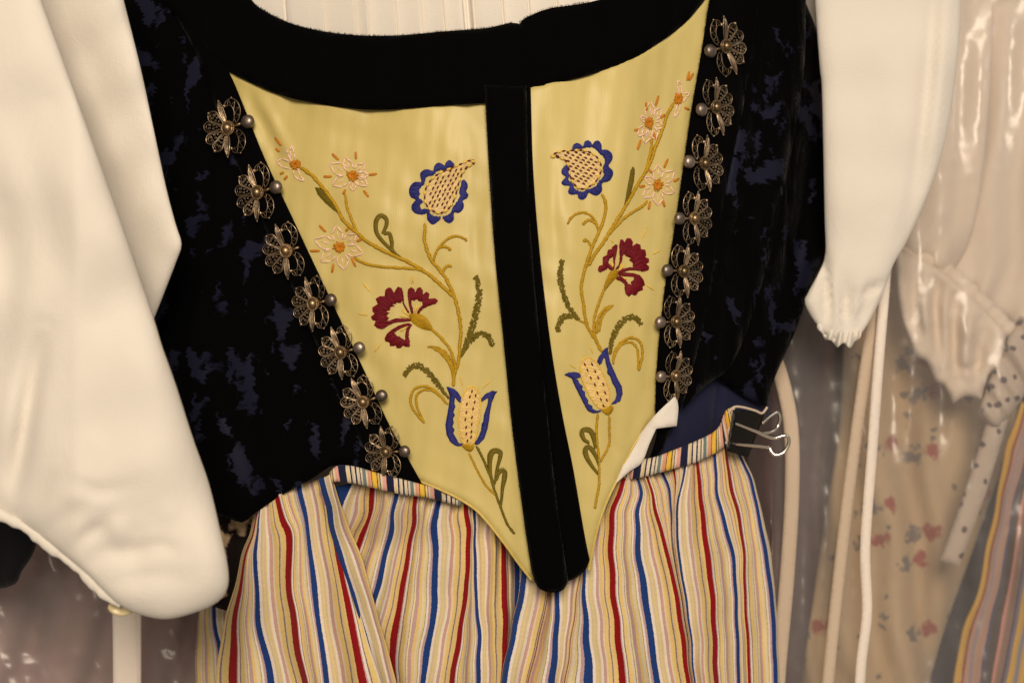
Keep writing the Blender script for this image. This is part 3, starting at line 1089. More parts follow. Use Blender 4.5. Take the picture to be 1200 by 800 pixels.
carnation(silk_r, [
    K([(555, 440), (570, 330), (590, 215), (570, 210), (540, 235), (535, 255), (500, 260), (490, 310), (450, 330), (450, 370), (455, 400), (415, 415), (405, 450), (425, 465), (470, 450), (500, 430), (530, 450), (550, 445), (520, 405), (500, 385), (510, 350), (550, 325), (550, 380), (545, 430)]),
    K([(570, 440), (605, 400), (610, 330), (605, 220), (615, 165), (640, 165), (655, 190), (680, 150), (715, 155), (735, 190), (730, 225), (770, 200), (805, 215), (810, 255), (850, 260), (860, 310), (850, 330), (885, 345), (885, 380), (860, 395), (888, 420), (880, 455), (840, 465), (760, 455), (700, 455), (640, 470), (600, 492), (590, 470), (640, 440), (700, 425), (735, 425), (730, 385), (700, 360), (720, 340), (690, 335), (680, 320), (665, 335), (660, 300), (640, 310), (630, 370), (600, 425), (580, 445)]),
    K([(600, 498), (660, 475), (740, 480), (800, 500), (835, 545), (848, 595), (825, 605), (830, 640), (800, 650), (780, 660), (770, 690), (740, 690), (725, 675), (695, 705), (665, 670), (655, 620), (655, 580), (620, 550), (575, 535), (600, 515), (640, 515), (665, 540), (690, 585), (720, 590), (715, 560), (750, 540), (740, 510), (690, 510), (620, 505)])],
    K([(560, 445), (595, 470), (590, 510), (545, 560), (490, 620), (465, 640), (465, 600), (490, 520), (520, 465)]),
    [(K([(600, 460)])[0], K([(655, 395)])[0]), (K([(600, 455)])[0], K([(635, 375)])[0]), (K([(550, 430)])[0], K([(535, 375)])[0]), (K([(620, 510)])[0], K([(680, 535)])[0])],
    [(K([(817, 158)])[0], K([(865, 55)])[0]), (K([(915, 305)])[0], K([(990, 265)])[0]), (K([(860, 590)])[0], K([(930, 640)])[0]), (K([(530, 165)])[0], K([(550, 195)])[0])],
    math.radians(40))
K = lambda pts: Z(640, 410, 8, pts)
tulip(silk_r, [
    K([(585, -35), (540, 0), (490, 70), (475, 110), (500, 140), (515, 130), (535, 80), (550, 70), (560, 130), (575, 180), (570, 215), (600, 250), (620, 310), (650, 360), (660, 420), (645, 470), (605, 515), (650, 505), (695, 470), (718, 410), (710, 340), (670, 270), (640, 200), (600, 110), (580, 20)]),
    K([(170, 230), (215, 210), (265, 205), (310, 215), (328, 250), (275, 270), (300, 280), (310, 310), (345, 340), (335, 370), (365, 390), (365, 430), (395, 470), (390, 500), (435, 525), (430, 545), (470, 570), (520, 560), (490, 585), (440, 590), (390, 570), (350, 500), (310, 420), (275, 350), (240, 270)])],
    K([(520, 555), (440, 480), (370, 350), (325, 230), (325, 140), (345, 85), (385, 70), (440, 85), (500, 160), (560, 270), (590, 370), (600, 450), (595, 525)]),
    K([(362, 135), (430, 133), (387, 187), (460, 200), (418, 260), (488, 258), (457, 325), (535, 318), (480, 400), (553, 400), (513, 463), (568, 468), (537, 520)]),
    K([(525, 555), (610, 520), (628, 560), (600, 605), (570, 610), (545, 590)]),
    [(K([(215, 125)])[0], K([(280, 175)])[0]), (K([(412, -50)])[0], K([(440, 35)])[0])], math.radians(65))
leaf(silk_r, lambda mb: satin(mb, A([(739, 199), (742, 196), (744, 199), (743, 212), (739, 228), (731, 246), (733, 232), (736, 215)]), 'olive', -0.5, 1.7, 0.0006, 0.8, 1.4))
leaf(silk_r, goldloop([(719, 358), (711, 360), (704, 367), (700, 377), (699, 390)], [(718, 359), (710, 364), (705, 372), (702, 388)]))
leaf(silk_r, lambda mb: seedleaf(mb, [(659, 305), (657, 315), (657, 329), (661, 345), (666, 359), (672, 366), (678, 374)], 6.0))
leaf(silk_r, lambda mb: seedleaf(mb, [(654, 388), (655, 379), (661, 371), (670, 370), (678, 374)], 6.5))
leaf(silk_r, lambda mb: seedleaf(mb, [(751, 380), (747, 374), (740, 371), (730, 376), (722, 387), (717, 400), (715, 414)], 6.5))
leaf(silk_r, goldloop([(718, 427), (721, 410), (730, 399), (740, 395), (749, 399), (753, 409), (752, 422), (748, 434)],
                      [(719, 422), (722, 412), (731, 401), (740, 401), (746, 406), (748, 417), (748, 433)]))
leaf(silk_r, lambda mb: thickloop(mb, [(698, 524), (695, 510), (690, 504), (684, 504), (682, 508), (685, 515), (690, 518)], [3, 4.5, 6, 6, 5.5, 4.5, 3]))
leaf(silk_r, lambda mb: thickloop(mb, [(701, 555), (694, 546), (688, 536), (686, 528), (689, 524), (694, 527), (699, 536), (702, 545)], [2, 3.5, 4.5, 5.5, 6, 5, 3.5, 2.5]))

# ================================================================== WAISTCOAT
wc_loc = P3(A([300.]), A([400.]), A([0.02]))[0]
waist = empty('waistcoat', wc_loc, 'black velvet waistcoat with navy burnout pattern and two rows of silver filigree clasps', 'waistcoat')
_vw = waves(21, 6, 70, 220, (1, 2.5))
vel_d = lambda x, y: body(x, y) - 0.001 + 0.0022 * _vw(x, y)
vel_r = creases([([(905, 40), (880, 200), (850, 360)], 14, 0.006), ([(925, 100), (905, 260), (872, 400)], 10, -0.004), ([(950, 130), (940, 260), (905, 380)], 10, 0.006)])
mb = MB()
LOW_L = [(500, 574), (455, 572), (415, 556), (392, 545), (365, 561), (330, 580), (300, 600), (284, 612), (265, 606), (240, 600), (200, 590)]
out = chain([(130, -60), (175, -40), (210, 20), (238, 60), (258, 120), (288, 200), (318, 270), (352, 345), (388, 430), (418, 495), (446, 545), (460, 572)],
            [(460, 572), (415, 556), (392, 545), (365, 561), (330, 580), (300, 600), (284, 612), (265, 606), (240, 600), (200, 590)],
            [(200, 590), (130, 480), (110, 250), (130, -60)], step=8)
panel(mb, out, lambda x, y: vel_d(x, y) + creases([([(360, 350), (375, 450), (385, 540)], 14, 0.004), ([(240, 400), (280, 500), (300, 590)], 16, 0.005)])(x, y), 8, 0, (0.002, 8), 0.002)
mb.build('side_panel', M['burnout'], waist, wc_loc)
mb = MB()
out = chain([(835, -30), (870, -30), (905, -30)], [(905, -30), (945, -30)], [(945, -30), (944, 30), (943, 70), (936, 130), (920, 215), (902, 300), (880, 375), (856, 430), (838, 444)],
            [(838, 444), (818, 460), (800, 480)], [(800, 480), (812, 420), (828, 340), (846, 240), (870, 120), (890, -5), (880, -20), (835, -30)], step=7)
panel(mb, out, lambda x, y: vel_d(x, y) - 0.002 + vel_r(x, y), 7, 0, (0.003, 9), 0.002)
mb.build('side_panel', M['burnout'], waist, wc_loc)
mb = MB()
out = chain([(930, -30), (965, 60), (968, 130), (970, 200), (969, 290), (952, 330), (932, 388), (907, 445), (898, 477)], [(898, 477), (872, 464), (848, 448), (836, 440)],
            [(836, 440), (850, 400), (875, 330), (900, 240), (922, 130), (930, -30)], step=7)
panel(mb, out, lambda x, y: vel_d(x, y) + 0.004 + 1.3 * vel_r(x, y), 7, 0, (0.003, 9), 0.002)
o = mb.build('back_panel', M['burnout'], waist, wc_loc)
# edge bands that carry the clasps
BL = [(240, 40), (268, 84), (289, 133), (310, 185), (345, 260), (385, 345), (425, 430), (455, 495), (480, 540), (500, 576)]
mb = MB()
out = chain(BL, [(500, 576), (455, 574)], [(455, 574), (440, 545), (412, 495), (382, 430), (346, 345), (312, 270), (281, 200), (250, 120), (228, 60), (200, 10)], [(200, 10), (240, 40)], step=6)
lb_d = lambda x, y: body(x, y) - 0.0045
panel(mb, out, lb_d, 6, 0, (0.0025, 8), 0.0025)
fuzz(mb, BL[1:], lb_d, 0.0005, 350, 1.2, 0, 1)
mb.build('edge_band', M['velvet'], waist, wc_loc)
BR = EDGE_R + [(766, 520), (760, 556)]
mb = MB()
out = chain(EDGE_R, [(768, 480), (769, 510), (758, 545)], [(758, 545), (775, 530)], [(775, 530), (800, 470), (822, 400), (836, 330), (850, 240), (872, 120), (893, -12)], [(893, -12), (834, -12)], step=6)
panel(mb, out, lambda x, y: body(x, y) - 0.0045 + 0.012 * np.clip((y - 480) / 70, 0, 1), 6, 0, (0.0025, 8), 0.0025)
fuzz(mb, EDGE_R, lb_d, 0.0005, 350, 1.2, 0, 1)
mb.build('edge_band', M['velvet'], waist, wc_loc)
# navy lining seen at the right hip
mb = MB()
out = chain([(850, 436), (815, 450), (795, 480), (775, 520), (755, 560)], [(755, 560), (800, 545), (850, 515), (900, 490)], [(900, 490), (902, 470), (880, 448), (850, 436)], step=6)
panel(mb, out, lambda x, y: body(x, y) + 0.010 + creases([([(843, 440), (841, 470), (836, 520)], 5, 0.006), ([(800, 480), (786, 520)], 8, -0.003)])(x, y), 5, 0, (0.001, 5), 0.002)
mb.build('lining', M['lining'], waist, wc_loc)


# ---- clasps: modelled once, local frame x = towards the bead, y = up, z = out of the cloth; metres
U = S


def loc_pts(pts):
    return np.array([(x * U, y * U, z * U) for x, y, z in pts])


def arc3(pts, n=22):
    return resample(smooth(A(pts), 1.0), n)


def tube_l(mb, pts, r, seg=6, mat=0):
    """tube in the clasp frame (z out)"""
    p = A(pts)
    q = np.stack([p[:, 0], -p[:, 2], p[:, 1]], -1) * U
    b = MB()
    tube3(b, q, r * U, seg, 0)
    v = np.concatenate(b.v)
    mb.add(np.stack([v[:, 0], v[:, 2], -v[:, 1]], -1), b.f, mat)


def petal_arch(sgn):
    mb = MB()
    outer = arc3([(8.5, 2.5, 1), (16.5, 7, 3), (22, 17, 4.5), (20.5, 28, 5), (13, 35.5, 5), (4, 33.5, 4.5), (1.5, 28.5, 4)], 40)
    inner = arc3([(7.5, 5.5, 1), (12, 12.5, 3.5), (13.2, 20, 4.5), (11, 26, 5), (7, 28, 4.5), (2.5, 27, 4)], 40)
    for L in (outer, inner):
        tube_l(mb, L * [1, sgn, 1], 0.7, 6)
        for k in range(0, len(L), 2):
            pass
    n = 12
    zz = []
    oi, ii = resample(outer, n), resample(inner, n)
    for k in range(1, n):
        zz.append(oi[k] * 0.85 + ii[k] * 0.15 if k % 2 else oi[k] * 0.15 + ii[k] * 0.85)
    tube_l(mb, smooth(A(zz), 1.2) * [1, sgn, 1], 0.36, 5)
    ball3(mb, (2 * U, 28 * U * sgn, 5.5 * U), 2.8 * U)
    ball3(mb, (13 * U, 36.5 * U * sgn, 5 * U), 1.5 * U)
    return mb


def petal_leaf(sgn):
    mb = MB()
    a = math.radians(98)
    ax = np.array([math.cos(a), math.sin(a)])
    nr = np.array([-ax[1], ax[0]])
    for side in (-1, 1):
        q = [ax * 7, ax * 14 + nr * 2.6 * side, ax * 24 + nr * 3.4 * side, ax * 32 + nr * 2.2 * side, ax * 37.5]
        L = arc3([(*p, z) for p, z in zip(q, (2, 4, 6, 6, 5))], 26)
        tube_l(mb, L * [1, sgn, 1], 0.95, 6)
    for side in (-0.45, 0.45, 0.0):
        q = [ax * 8, ax * 16 + nr * 2.6 * side, ax * 25 + nr * 3.6 * side, ax * 33 + nr * 2 * side, ax * 36]
        L = arc3([(*p, z) for p, z in zip(q, (3, 5, 7.4, 7, 5.5))], 30)
        w = np.zeros_like(L)
        w[:, 2] = 0.35 * np.cos(np.arange(30) * PI)
        tube_l(mb, (L + w) * [1, sgn, 1], 0.7, 5)
    ball3(mb, (ax[0] * 37.5 * U, ax[1] * 37.5 * U * sgn, 5 * U), 1.4 * U)
    return mb


def petal_drop(deg, sgn, tip):
    mb = MB()
    a = math.radians(deg)
    ax = np.array([math.cos(a), math.sin(a)])
    nr = np.array([-ax[1], ax[0]])

    def drop(k, z):
        q = [ax * 7]
        for f, w in ((14, -3.0), (21, -6.0), (27, -6.6), (31, -3.6), (32.5, 0), (31, 3.6), (27, 6.6), (21, 6.0), (14, 3.0)):
            q.append(ax * (20 + (f - 20) * k) + nr * w * k)
        q.append(ax * 7)
        return arc3([(*p, z * min(1, i / 3, (10 - i) / 3) + 1) for i, p in enumerate(q)], 44)
    tube_l(mb, drop(1.05, 3) * [1, sgn, 1], 0.8, 6)
    L = drop(0.8, 3)
    tube_l(mb, L * [1, sgn, 1], 0.34, 5)
    for f in (15, 19.5, 25):
        rr = 1.2 + (f - 15) * 0.09
        for s2 in ((-1, 1) if f > 17 else (0,)):
            c = ax * f + nr * 2.2 * s2
            t = np.linspace(0, 3.6 * PI, 16)
            sp = np.stack([c[0] + rr * (1 - t / 16) * np.cos(t), c[1] + rr * (1 - t / 16) * np.sin(t), np.full(16, 4.2)], -1)
            tube_l(mb, sp * [1, sgn, 1], 0.34, 4)
    if tip:
        ball3(mb, (ax[0] * 33 * U, ax[1] * 33 * U * sgn, 4.5 * U), 2.3 * U)
    return mb


def stud():
    mb = MB()
    a = np.linspace(0, 2 * PI, 33)
    for r, z, w in ((8.6, 3.0, 1.2), (7.2, 5.0, 1.0)):
        tube_l(mb, np.stack([r * np.cos(a), r * np.sin(a), np.full(33, z)], -1), w, 6)
    for k in range(20):
        t = 2 * PI * k / 20
        ball3(mb, (8.8 * U * math.cos(t), 8.8 * U * math.sin(t), 4.2 * U), 1.1 * U, 0, 6, 4)
    # backing disc
    V = [(0, 0, 3 * U)] + [(8.4 * U * math.cos(t), 8.4 * U * math.sin(t), 1.5 * U) for t in a[:-1]]
    mb.add(V, [(0, 1 + i, 1 + (i + 1) % 32) for i in range(32)])
    ball3(mb, (0, 0, 5.0 * U), 6.2 * U, 0, 16, 10, (1, 1, 0.85))
    tube_l(mb, [(8, 0, 3), (14, 0, 4), (20, 0, 6)], 1.7, 7)
    return mb


def bead(r=8.9):
    mb = MB()
    prof = [(0, 0), (0.55, 0.02), (0.9, 0.2), (1.0, 0.5), (0.96, 0.8), (0.82, 1.08), (0.6, 1.26), (0.33, 1.36), (0.0, 1.39)]
    n = 24
    V, F = [], []
    for (pr, pz) in prof:
        for j in range(n):
            t = 2 * PI * j / n
            V.append(((30 + r * pr * math.cos(t)) * U, r * pr * math.sin(t) * U, (1.5 + r * pz * 0.85) * U))
    for i in range(len(prof) - 1):
        for j in range(n):
            k = (j + 1) % n
            F.append((i * n + j, i * n + k, (i + 1) * n + k, (i + 1) * n + j))
    mb.add(V, F)
    return mb


proto = stud().build('clasp', M['gilt'], waist)
pieces = []
for s in (1, -1):
    pieces.append(petal_arch(s).build('petal', M['bronze'], proto))
    pieces.append(petal_leaf(s).build('petal', M['bronze'], proto))
    pieces.append(petal_drop(131, s, True).build('petal', M['bronze'], proto))
    pieces.append(petal_drop(162, s, False).build('petal', M['bronze'], proto))
bead_o = bead().build('bead', M['silver'], proto)

CL = [((268, 151), (302, 142), 1, 1.0), ((303, 226), (337, 220), 1, 0.97), ((336, 294), (368, 287), 0, 0.93), ((368, 356), (398, 350), 1, 0.9),
      ((400, 413), (428, 408), 1, 0.88), ((426, 471), (453, 463), 1, 0.86), ((453, 529), (475, 527), 1, 0.84),
      ((849, 55), (826, 59), 1, 1.0), ((837, 126), (817, 128), 1, 0.97), ((824, 192), (800, 190), 1, 0.95), ((812, 256), (789, 257), 1, 0.9),
      ((800, 318), (777, 317), 1, 0.88), ((791, 377), (771, 377), 1, 0.87), ((790, 440), (774, 440), 1, 0.84)]


def frame_at(x, y, ang):
    """matrix with z along the cloth normal and x turned to `ang` (photo up = +)"""
    e = 1.0
    p = P3(A([x, x + e, x]), A([y, y, y - e]), lb_d(A([x, x + e, x]), A([y, y, y - e])) - 0.0027)
    tx = p[1] - p[0]
    ty = p[2] - p[0]
    n = np.cross(tx, ty)
    n /= np.linalg.norm(n)
    tx /= np.linalg.norm(tx)
    ty = np.cross(n, tx)
    X = tx * math.cos(ang) + ty * math.sin(ang)
    Y = np.cross(n, X)
    m = Matrix(((X[0], Y[0], n[0], p[0][0]), (X[1], Y[1], n[1], p[0][1]), (X[2], Y[2], n[2], p[0][2]), (0, 0, 0, 1)))
    return m


for i, (c, b, has, sc_) in enumerate(CL):
    kids = pieces + ([bead_o] if has else [])
    if i == 0:
        o = proto
    else:
        o = proto.copy()
        COL.objects.link(o)
        o.parent = waist
        for ch in kids:
            q = ch.copy()
            COL.objects.link(q)
            q.parent = o
    ang = math.atan2(-(b[1] - c[1]), (b[0] - c[0]))
    m = Matrix.Translation(-Vector(wc_loc)) @ frame_at(c[0], c[1], ang + random.uniform(-0.05, 0.05)) @ Matrix.Scale(sc_ * 0.95, 4)
    m = m @ Matrix.Rotation(random.uniform(-0.10, 0.10), 4, 'X') @ Matrix.Rotation(random.uniform(-0.10, 0.10), 4, 'Y')
    o.matrix_basis = m
    o['group'] = 'filigree clasps along the waistcoat edges'

# ================================================================== SKIRT
sk_loc = P3(A([560.]), A([800.]), A([0.03]))[0]
skirt = empty('skirt', sk_loc, 'gathered cotton skirt striped in red, blue, yellow and cream under the waistcoat', 'skirt')


def sk_base(x, y):
    return 0.008 + 0.03 * (np.clip(560 - x, 0, None) / 330) ** 2 + 0.055 * (np.clip(x - 640, 0, None) / 270) ** 2


def sk_top(x, y):
    """the gathers start at the waistband and fall back to the hanging skirt"""
    t = np.clip((y - 566 - 0.10 * np.clip(x - 400, 0, 200)) / 75, 0, 1)
    t = t * t * (3 - 2 * t)
    top = body(x, y) - 0.0052 + 0.0150 * np.clip((x - 490) / 25, 0, 1)
    return top * (1 - t) + (sk_base(x, y) + 0.004) * t


def track_sheet(mb, tracks, base, sub=10, nv=70, amp=0.0015, seed=1, gather=0.0008, edge_roll=0.0, v_top=None, mat=0, thick=0.0008, wob=0.75):
    """cloth through ordered stripe lines; each track = (u, depth offset at top mm, at bottom mm, [(x, y)...])"""
    rows = [resample(smooth(t[3], 4), nv) for t in tracks]
    T = len(tracks)
    us, X, Y, D = [], [], [], []
    vv = np.linspace(0, 1, nv)
    for k in range(T - 1):
        u0, u1 = tracks[k][0], tracks[k + 1][0]
        d0 = tracks[k][1] + (tracks[k][2] - tracks[k][1]) * vv
        d1 = tracks[k + 1][1] + (tracks[k + 1][2] - tracks[k + 1][1]) * vv
        m = sub + (1 if k == T - 2 else 0)
        for j in range(m):
            t = j / sub
            us.append(u0 + (u1 - u0) * t)
            X.append(rows[k][:, 0] * (1 - t) + rows[k + 1][:, 0] * t)
            Y.append(rows[k][:, 1] * (1 - t) + rows[k + 1][:, 1] * t)
            tt = t * t * (3 - 2 * t)
            D.append(d0 * (1 - tt) + d1 * tt)
    X, Y, D = np.array(X), np.array(Y), np.array(D) / 1000
    us = np.array(us)
    g = np.random.default_rng(seed)
    ph = g.uniform(0, 6.28, 6)
    fo = np.zeros_like(X)
    U2 = us[:, None]
    V2 = vv[None, :]
    fo += gather * (1 - 0.85 * np.exp(-V2 * 22)) * np.exp(-V2 * 3.2) * (np.sin(2 * PI * U2 * 4.3 + ph[0]) + 0.7 * np.sin(2 * PI * U2 * 7.1 + ph[1]))
    fo += amp * (0.35 + V2) * (np.sin(2 * PI * U2 * 1.13 + ph[2] + V2 * 1.2) + 0.6 * np.sin(2 * PI * U2 * 2.3 + ph[3] - V2 * 2))
    wv = waves(seed + 40, 6, 30, 90, (1, 1.6))
    fo += 0.0009 * wv(X.ravel(), Y.ravel()).reshape(X.shape)
    if edge_roll:
        tL = np.linspace(0, 1, len(us))[:, None]
    wx = waves(seed + 80, 7, 28, 85, (1, 1.4))
    X = X + wob * wx(X.ravel(), Y.ravel()).reshape(X.shape) * np.minimum(1, V2 * 9) * (1 + 1.2 * np.exp(-((V2 - 0.14) / 0.1) ** 2))
    Z_ = base(X, Y) + D + fo
    V = P3(X, Y, Z_)
    nu = len(us)
    uv = np.stack([np.broadcast_to(us[:, None], X.shape), np.broadcast_to(vv[None, :], X.shape)], -1)
    idx = np.arange(nu * nv).reshape(nu, nv)
    F = []
    N = nu * nv
    for i in range(nu - 1):
        for j in range(nv - 1):
            a, b, c, d = idx[i, j], idx[i + 1, j], idx[i + 1, j + 1], idx[i, j + 1]
            F.append((a, d, c, b))
            F.append((a + N, b + N, c + N, d + N))
    for i in range(nu - 1):
        F.append((idx[i, 0], idx[i + 1, 0], idx[i + 1, 0] + N, idx[i, 0] + N))
        F.append((idx[i + 1, -1], idx[i, -1], idx[i, -1] + N, idx[i + 1, -1] + N))
    for j in range(nv - 1):
        F.append((idx[0, j + 1], idx[0, j], idx[0, j] + N, idx[0, j + 1] + N))
        F.append((idx[-1, j], idx[-1, j + 1], idx[-1, j + 1] + N, idx[-1, j] + N))
    VB = V.copy()
    VB[..., 1] += thick
    mb.add(np.concatenate([V.reshape(-1, 3), VB.reshape(-1, 3)]), F, mat, np.concatenate([uv.reshape(-1, 2)] * 2))


B0 = 0.0525      # u of the middle of the blue stripe
R0 = 0.5525
mb = MB()
# left front sheet
track_sheet(mb, [
    (0.36 - 1, 12, 16, [(298, 600), (285, 650), (271, 700), (257, 760), (252, 835)]),
    (R0 - 1, 5, 6, [(302, 602), (290, 650), (281, 690), (276, 730), (275, 775), (276, 835)]),
    (B0, 2, 3, [(304, 596), (299, 630), (299, 660), (302, 716), (309, 755), (319, 800), (327, 835)]),
    (R0, -3, -3, [(324, 578), (333, 609), (340, 630), (340, 690), (344, 716), (351, 762), (359, 800), (365, 835)]),
    (B0 + 1, 6, 6, [(350, 566), (358, 606), (363, 637), (369, 690), (372, 716), (377, 755), (383, 800), (388, 835)]),
    (R0 + 1, 8, -5, [(382, 560), (391, 610), (398, 650), (404, 685), (411, 718), (419, 762), (427, 800), (434, 835)]),
    (R0 + 1.17, 9, -6, [(389, 564), (399, 610), (408, 655), (418, 705), (433, 757), (446, 800), (455, 835)]),
], sk_base, 10, 80, 0.0028, 3, 0.0026)
# narrow fold beside it
track_sheet(mb, [
    (B0 - 0.06, -3, 2, [(373, 560), (384, 610), (397, 655), (411, 705), (424, 748), (437, 795), (447, 835)]),
    (B0, -5, -1, [(378, 560), (389, 610), (402, 655), (416, 705), (428, 748), (441, 795), (450, 835)]),
    (B0 + 0.2, -6, -6, [(386, 556), (396, 600), (413, 648), (428, 697), (442, 740), (453, 790), (462, 835)]),
    (B0 + 0.33, 2, 0, [(388, 556), (401, 596), (420, 645), (434, 692), (450, 744), (462, 792), (470, 835)]),
], lambda x, y: sk_top(x, y) - 0.001, 10, 80, 0.0006, 5, 0.0004)
# middle sheet
track_sheet(mb, [
    (R0 - 1.6, 14, 14, [(372, 575), (376, 610), (378, 660), (380, 720), (384, 835)]),
    (B0 - 1, 10, 14, [(411, 566), (402, 590), (394, 630), (390, 700), (395, 835)]),
    (R0 - 1, 8, 16, [(437, 569), (434, 602), (424, 630), (414, 665), (408, 720), (410, 835)]),
    (B0, 5, 16, [(467, 574), (458, 620), (445, 682), (437, 708), (427, 750), (425, 835)]),
    (R0, 2, 12, [(488, 578), (482, 630), (472, 690), (465, 730), (461, 758), (462, 800), (462, 835)]),
    (B0 + 1, 1, 2, [(518, 578), (511, 602), (510, 652), (510, 690), (511, 708), (505, 747), (497, 800), (493, 835)]),
    (R0 + 1, 2, 2, [(546, 578), (551, 620), (551, 655), (549, 680), (545, 712), (536, 762), (531, 800), (527, 835)]),
    (B0 + 2, 5, 6, [(557, 580), (556, 634), (557, 686), (559, 716), (562, 750), (562, 800), (562, 835)]),
    (B0 + 2.3, 4, 3, [(578, 580), (578, 640), (577, 690), (577, 740), (578, 800), (578, 835)]),
    (R0 + 2, 10, 9, [(590, 590), (592, 650), (594, 700), (594, 750), (591, 800), (589, 835)]),
    (B0 + 3, 20, 18, [(602, 600), (603, 650), (604, 700), (604, 750), (600, 800), (598, 835)]),
    (B0 + 3.3, 24, 24, [(640, 600), (640, 650), (640, 700), (640, 835)]),
], sk_top, 9, 80, 0.0030, 7, 0.0036)
# right front sheet
track_sheet(mb, [
    (B0 - 0.07, 8, 4, [(616, 620), (611, 672), (600, 735), (589, 785), (580, 835)]),
    (B0, 5, 1, [(621, 620), (615, 672), (605, 728), (594, 780), (585, 835)]),
    (B0 + 0.36, 2, -4, [(648, 620), (640, 697), (628, 755), (618, 796), (609, 835)]),
    (B0 + 0.72, 9, 5, [(650, 620), (643, 697), (632, 755), (622, 796), (613, 835)]),
    (B0 + 1, 4, 1, [(656, 620), (653, 690), (653, 740), (650, 796), (648, 835)]),
    (B0 + 1.36, 2, -3, [(684, 620), (679, 678), (668, 734), (655, 790), (646, 835)]) if False else (B0 + 1.3, 2, -3, [(690, 575), (683, 620), (678, 678), (670, 734), (661, 790), (656, 835)]),
    (B0 + 1.8, 7, 5, [(693, 572), (686, 620), (681, 678), (674, 734), (666, 790), (662, 835)]),
    (B0 + 2, 3, 1, [(698, 568), (689, 620), (684, 672), (687, 729), (692, 789), (696, 835)]),
    (R0 + 2, 2, 1, [(733, 560), (722, 590), (716, 622), (717, 660), (718, 688), (724, 729), (731, 796), (735, 835)]),
    (B0 + 3, 3, 4, [(746, 556), (752, 576), (749, 605), (750, 648), (755, 680), (760, 725), (770, 796), (775, 835)]),
    (R0 + 3, 1, 1, [(757, 554), (765, 582), (775, 620), (785, 656), (795, 697), (802, 740), (808, 796), (812, 835)]),
    (B0 + 4, 9, 8, [(775, 550), (785, 572), (788, 600), (787, 622), (789, 650), (798, 697), (805, 740), (810, 796), (814, 835)]),
    (B0 + 5, -1, 4, [(804, 541), (801, 560), (794, 590), (792, 620), (794, 650), (802, 697), (808, 740), (813, 796), (817, 835)]),
    (R0 + 5, 2, 1, [(817, 537), (820, 575), (826, 612), (831, 650), (835, 684), (838, 740), (840, 796), (841, 835)]),
    (B0 + 6, 4, 5, [(838, 525), (840, 565), (846, 595), (853, 622), (860, 652), (863, 688), (865, 744), (866, 796), (866, 835)]),
    (R0 + 6, 3, 3, [(850, 522), (859, 575), (866, 612), (871, 650), (873, 706), (876, 745), (878, 796), (880, 835)]),
    (B0 + 7, 6, 6, [(866, 530), (880, 562), (887, 592), (893, 618), (899, 652), (905, 697), (908, 729), (911, 796), (912, 835)]),
    (B0 + 7.12, 12, 12, [(870, 532), (883, 562), (891, 592), (898, 618), (904, 652), (908, 697), (911, 729), (914, 796), (915, 835)]),
], sk_base, 9, 84, 0.0030, 9, 0.0040)
# back of the skirt, seen at the far left
track_sheet(mb, [
    (0.62, 0, 0, [(243, 630), (231, 740), (230, 790), (231, 835)]),
    (B0 + 1, -2, -2, [(247, 630), (252, 725), (259, 765), (264, 835)]),
    (B0 + 2, 2, 2, [(300, 630), (300, 740), (300, 835)]),
    (B0 + 8, 2, 2, [(600, 630), (600, 740), (600, 835)]),
    (B0 + 13, 2, 2, [(870, 630), (890, 740), (900, 835)]),
], lambda x, y: 0.085 + 0 * x, 10, 30, 0.001, 11)
mb.build('skirt_cloth', M['skirt'], skirt, sk_loc)

# waistband: two visible runs
mb = MB()


def band(top, bot, u0, u1, base, n=90, seed=2):
    t, b = resample(smooth(top, 3), n), resample(smooth(bot, 3), n)
    rows = 9
    X = np.array([t[:, 0] * (1 - k / 8) + b[:, 0] * k / 8 for k in range(rows)]).T
    Y = np.array([t[:, 1] * (1 - k / 8) + b[:, 1] * k / 8 for k in range(rows)]).T
    us = np.linspace(u0, u1, n)
    vv = np.linspace(0, 1, rows)
    g = np.random.default_rng(seed)
    wr = 0.0007 * np.sin(us * 2 * PI * 5.0 + g.uniform(0, 6))[:, None] + 0.0005 * np.sin(us * 2 * PI * 9.0)[:, None]
    rnd = -0.0022 * np.sqrt(np.maximum(0, 1 - (2 * vv - 1) ** 2))[None, :]
    Zd = base(X, Y) + wr + rnd
    V = P3(X, Y, Zd)
    N = n * rows
    VB = V.copy()
    VB[..., 1] += 0.003
    idx = np.arange(N).reshape(n, rows)
    F = []
    for i in range(n - 1):
        for j in range(rows - 1):
            a, b2, c, d = idx[i, j], idx[i + 1, j], idx[i + 1, j + 1], idx[i, j + 1]
            F += [(a, d, c, b2), (a + N, b2 + N, c + N, d + N)]
        F += [(idx[i, 0], idx[i + 1, 0], idx[i + 1, 0] + N, idx[i, 0] + N), (idx[i + 1, -1], idx[i, -1], idx[i, -1] + N, idx[i + 1, -1] + N)]
    uv = np.stack([np.broadcast_to(us[:, None], X.shape), np.broadcast_to(vv[None, :], X.shape)], -1).reshape(-1, 2)
    mb.add(np.concatenate([V.reshape(-1, 3), VB.reshape(-1, 3)]), F, 0, np.concatenate([uv, uv]))


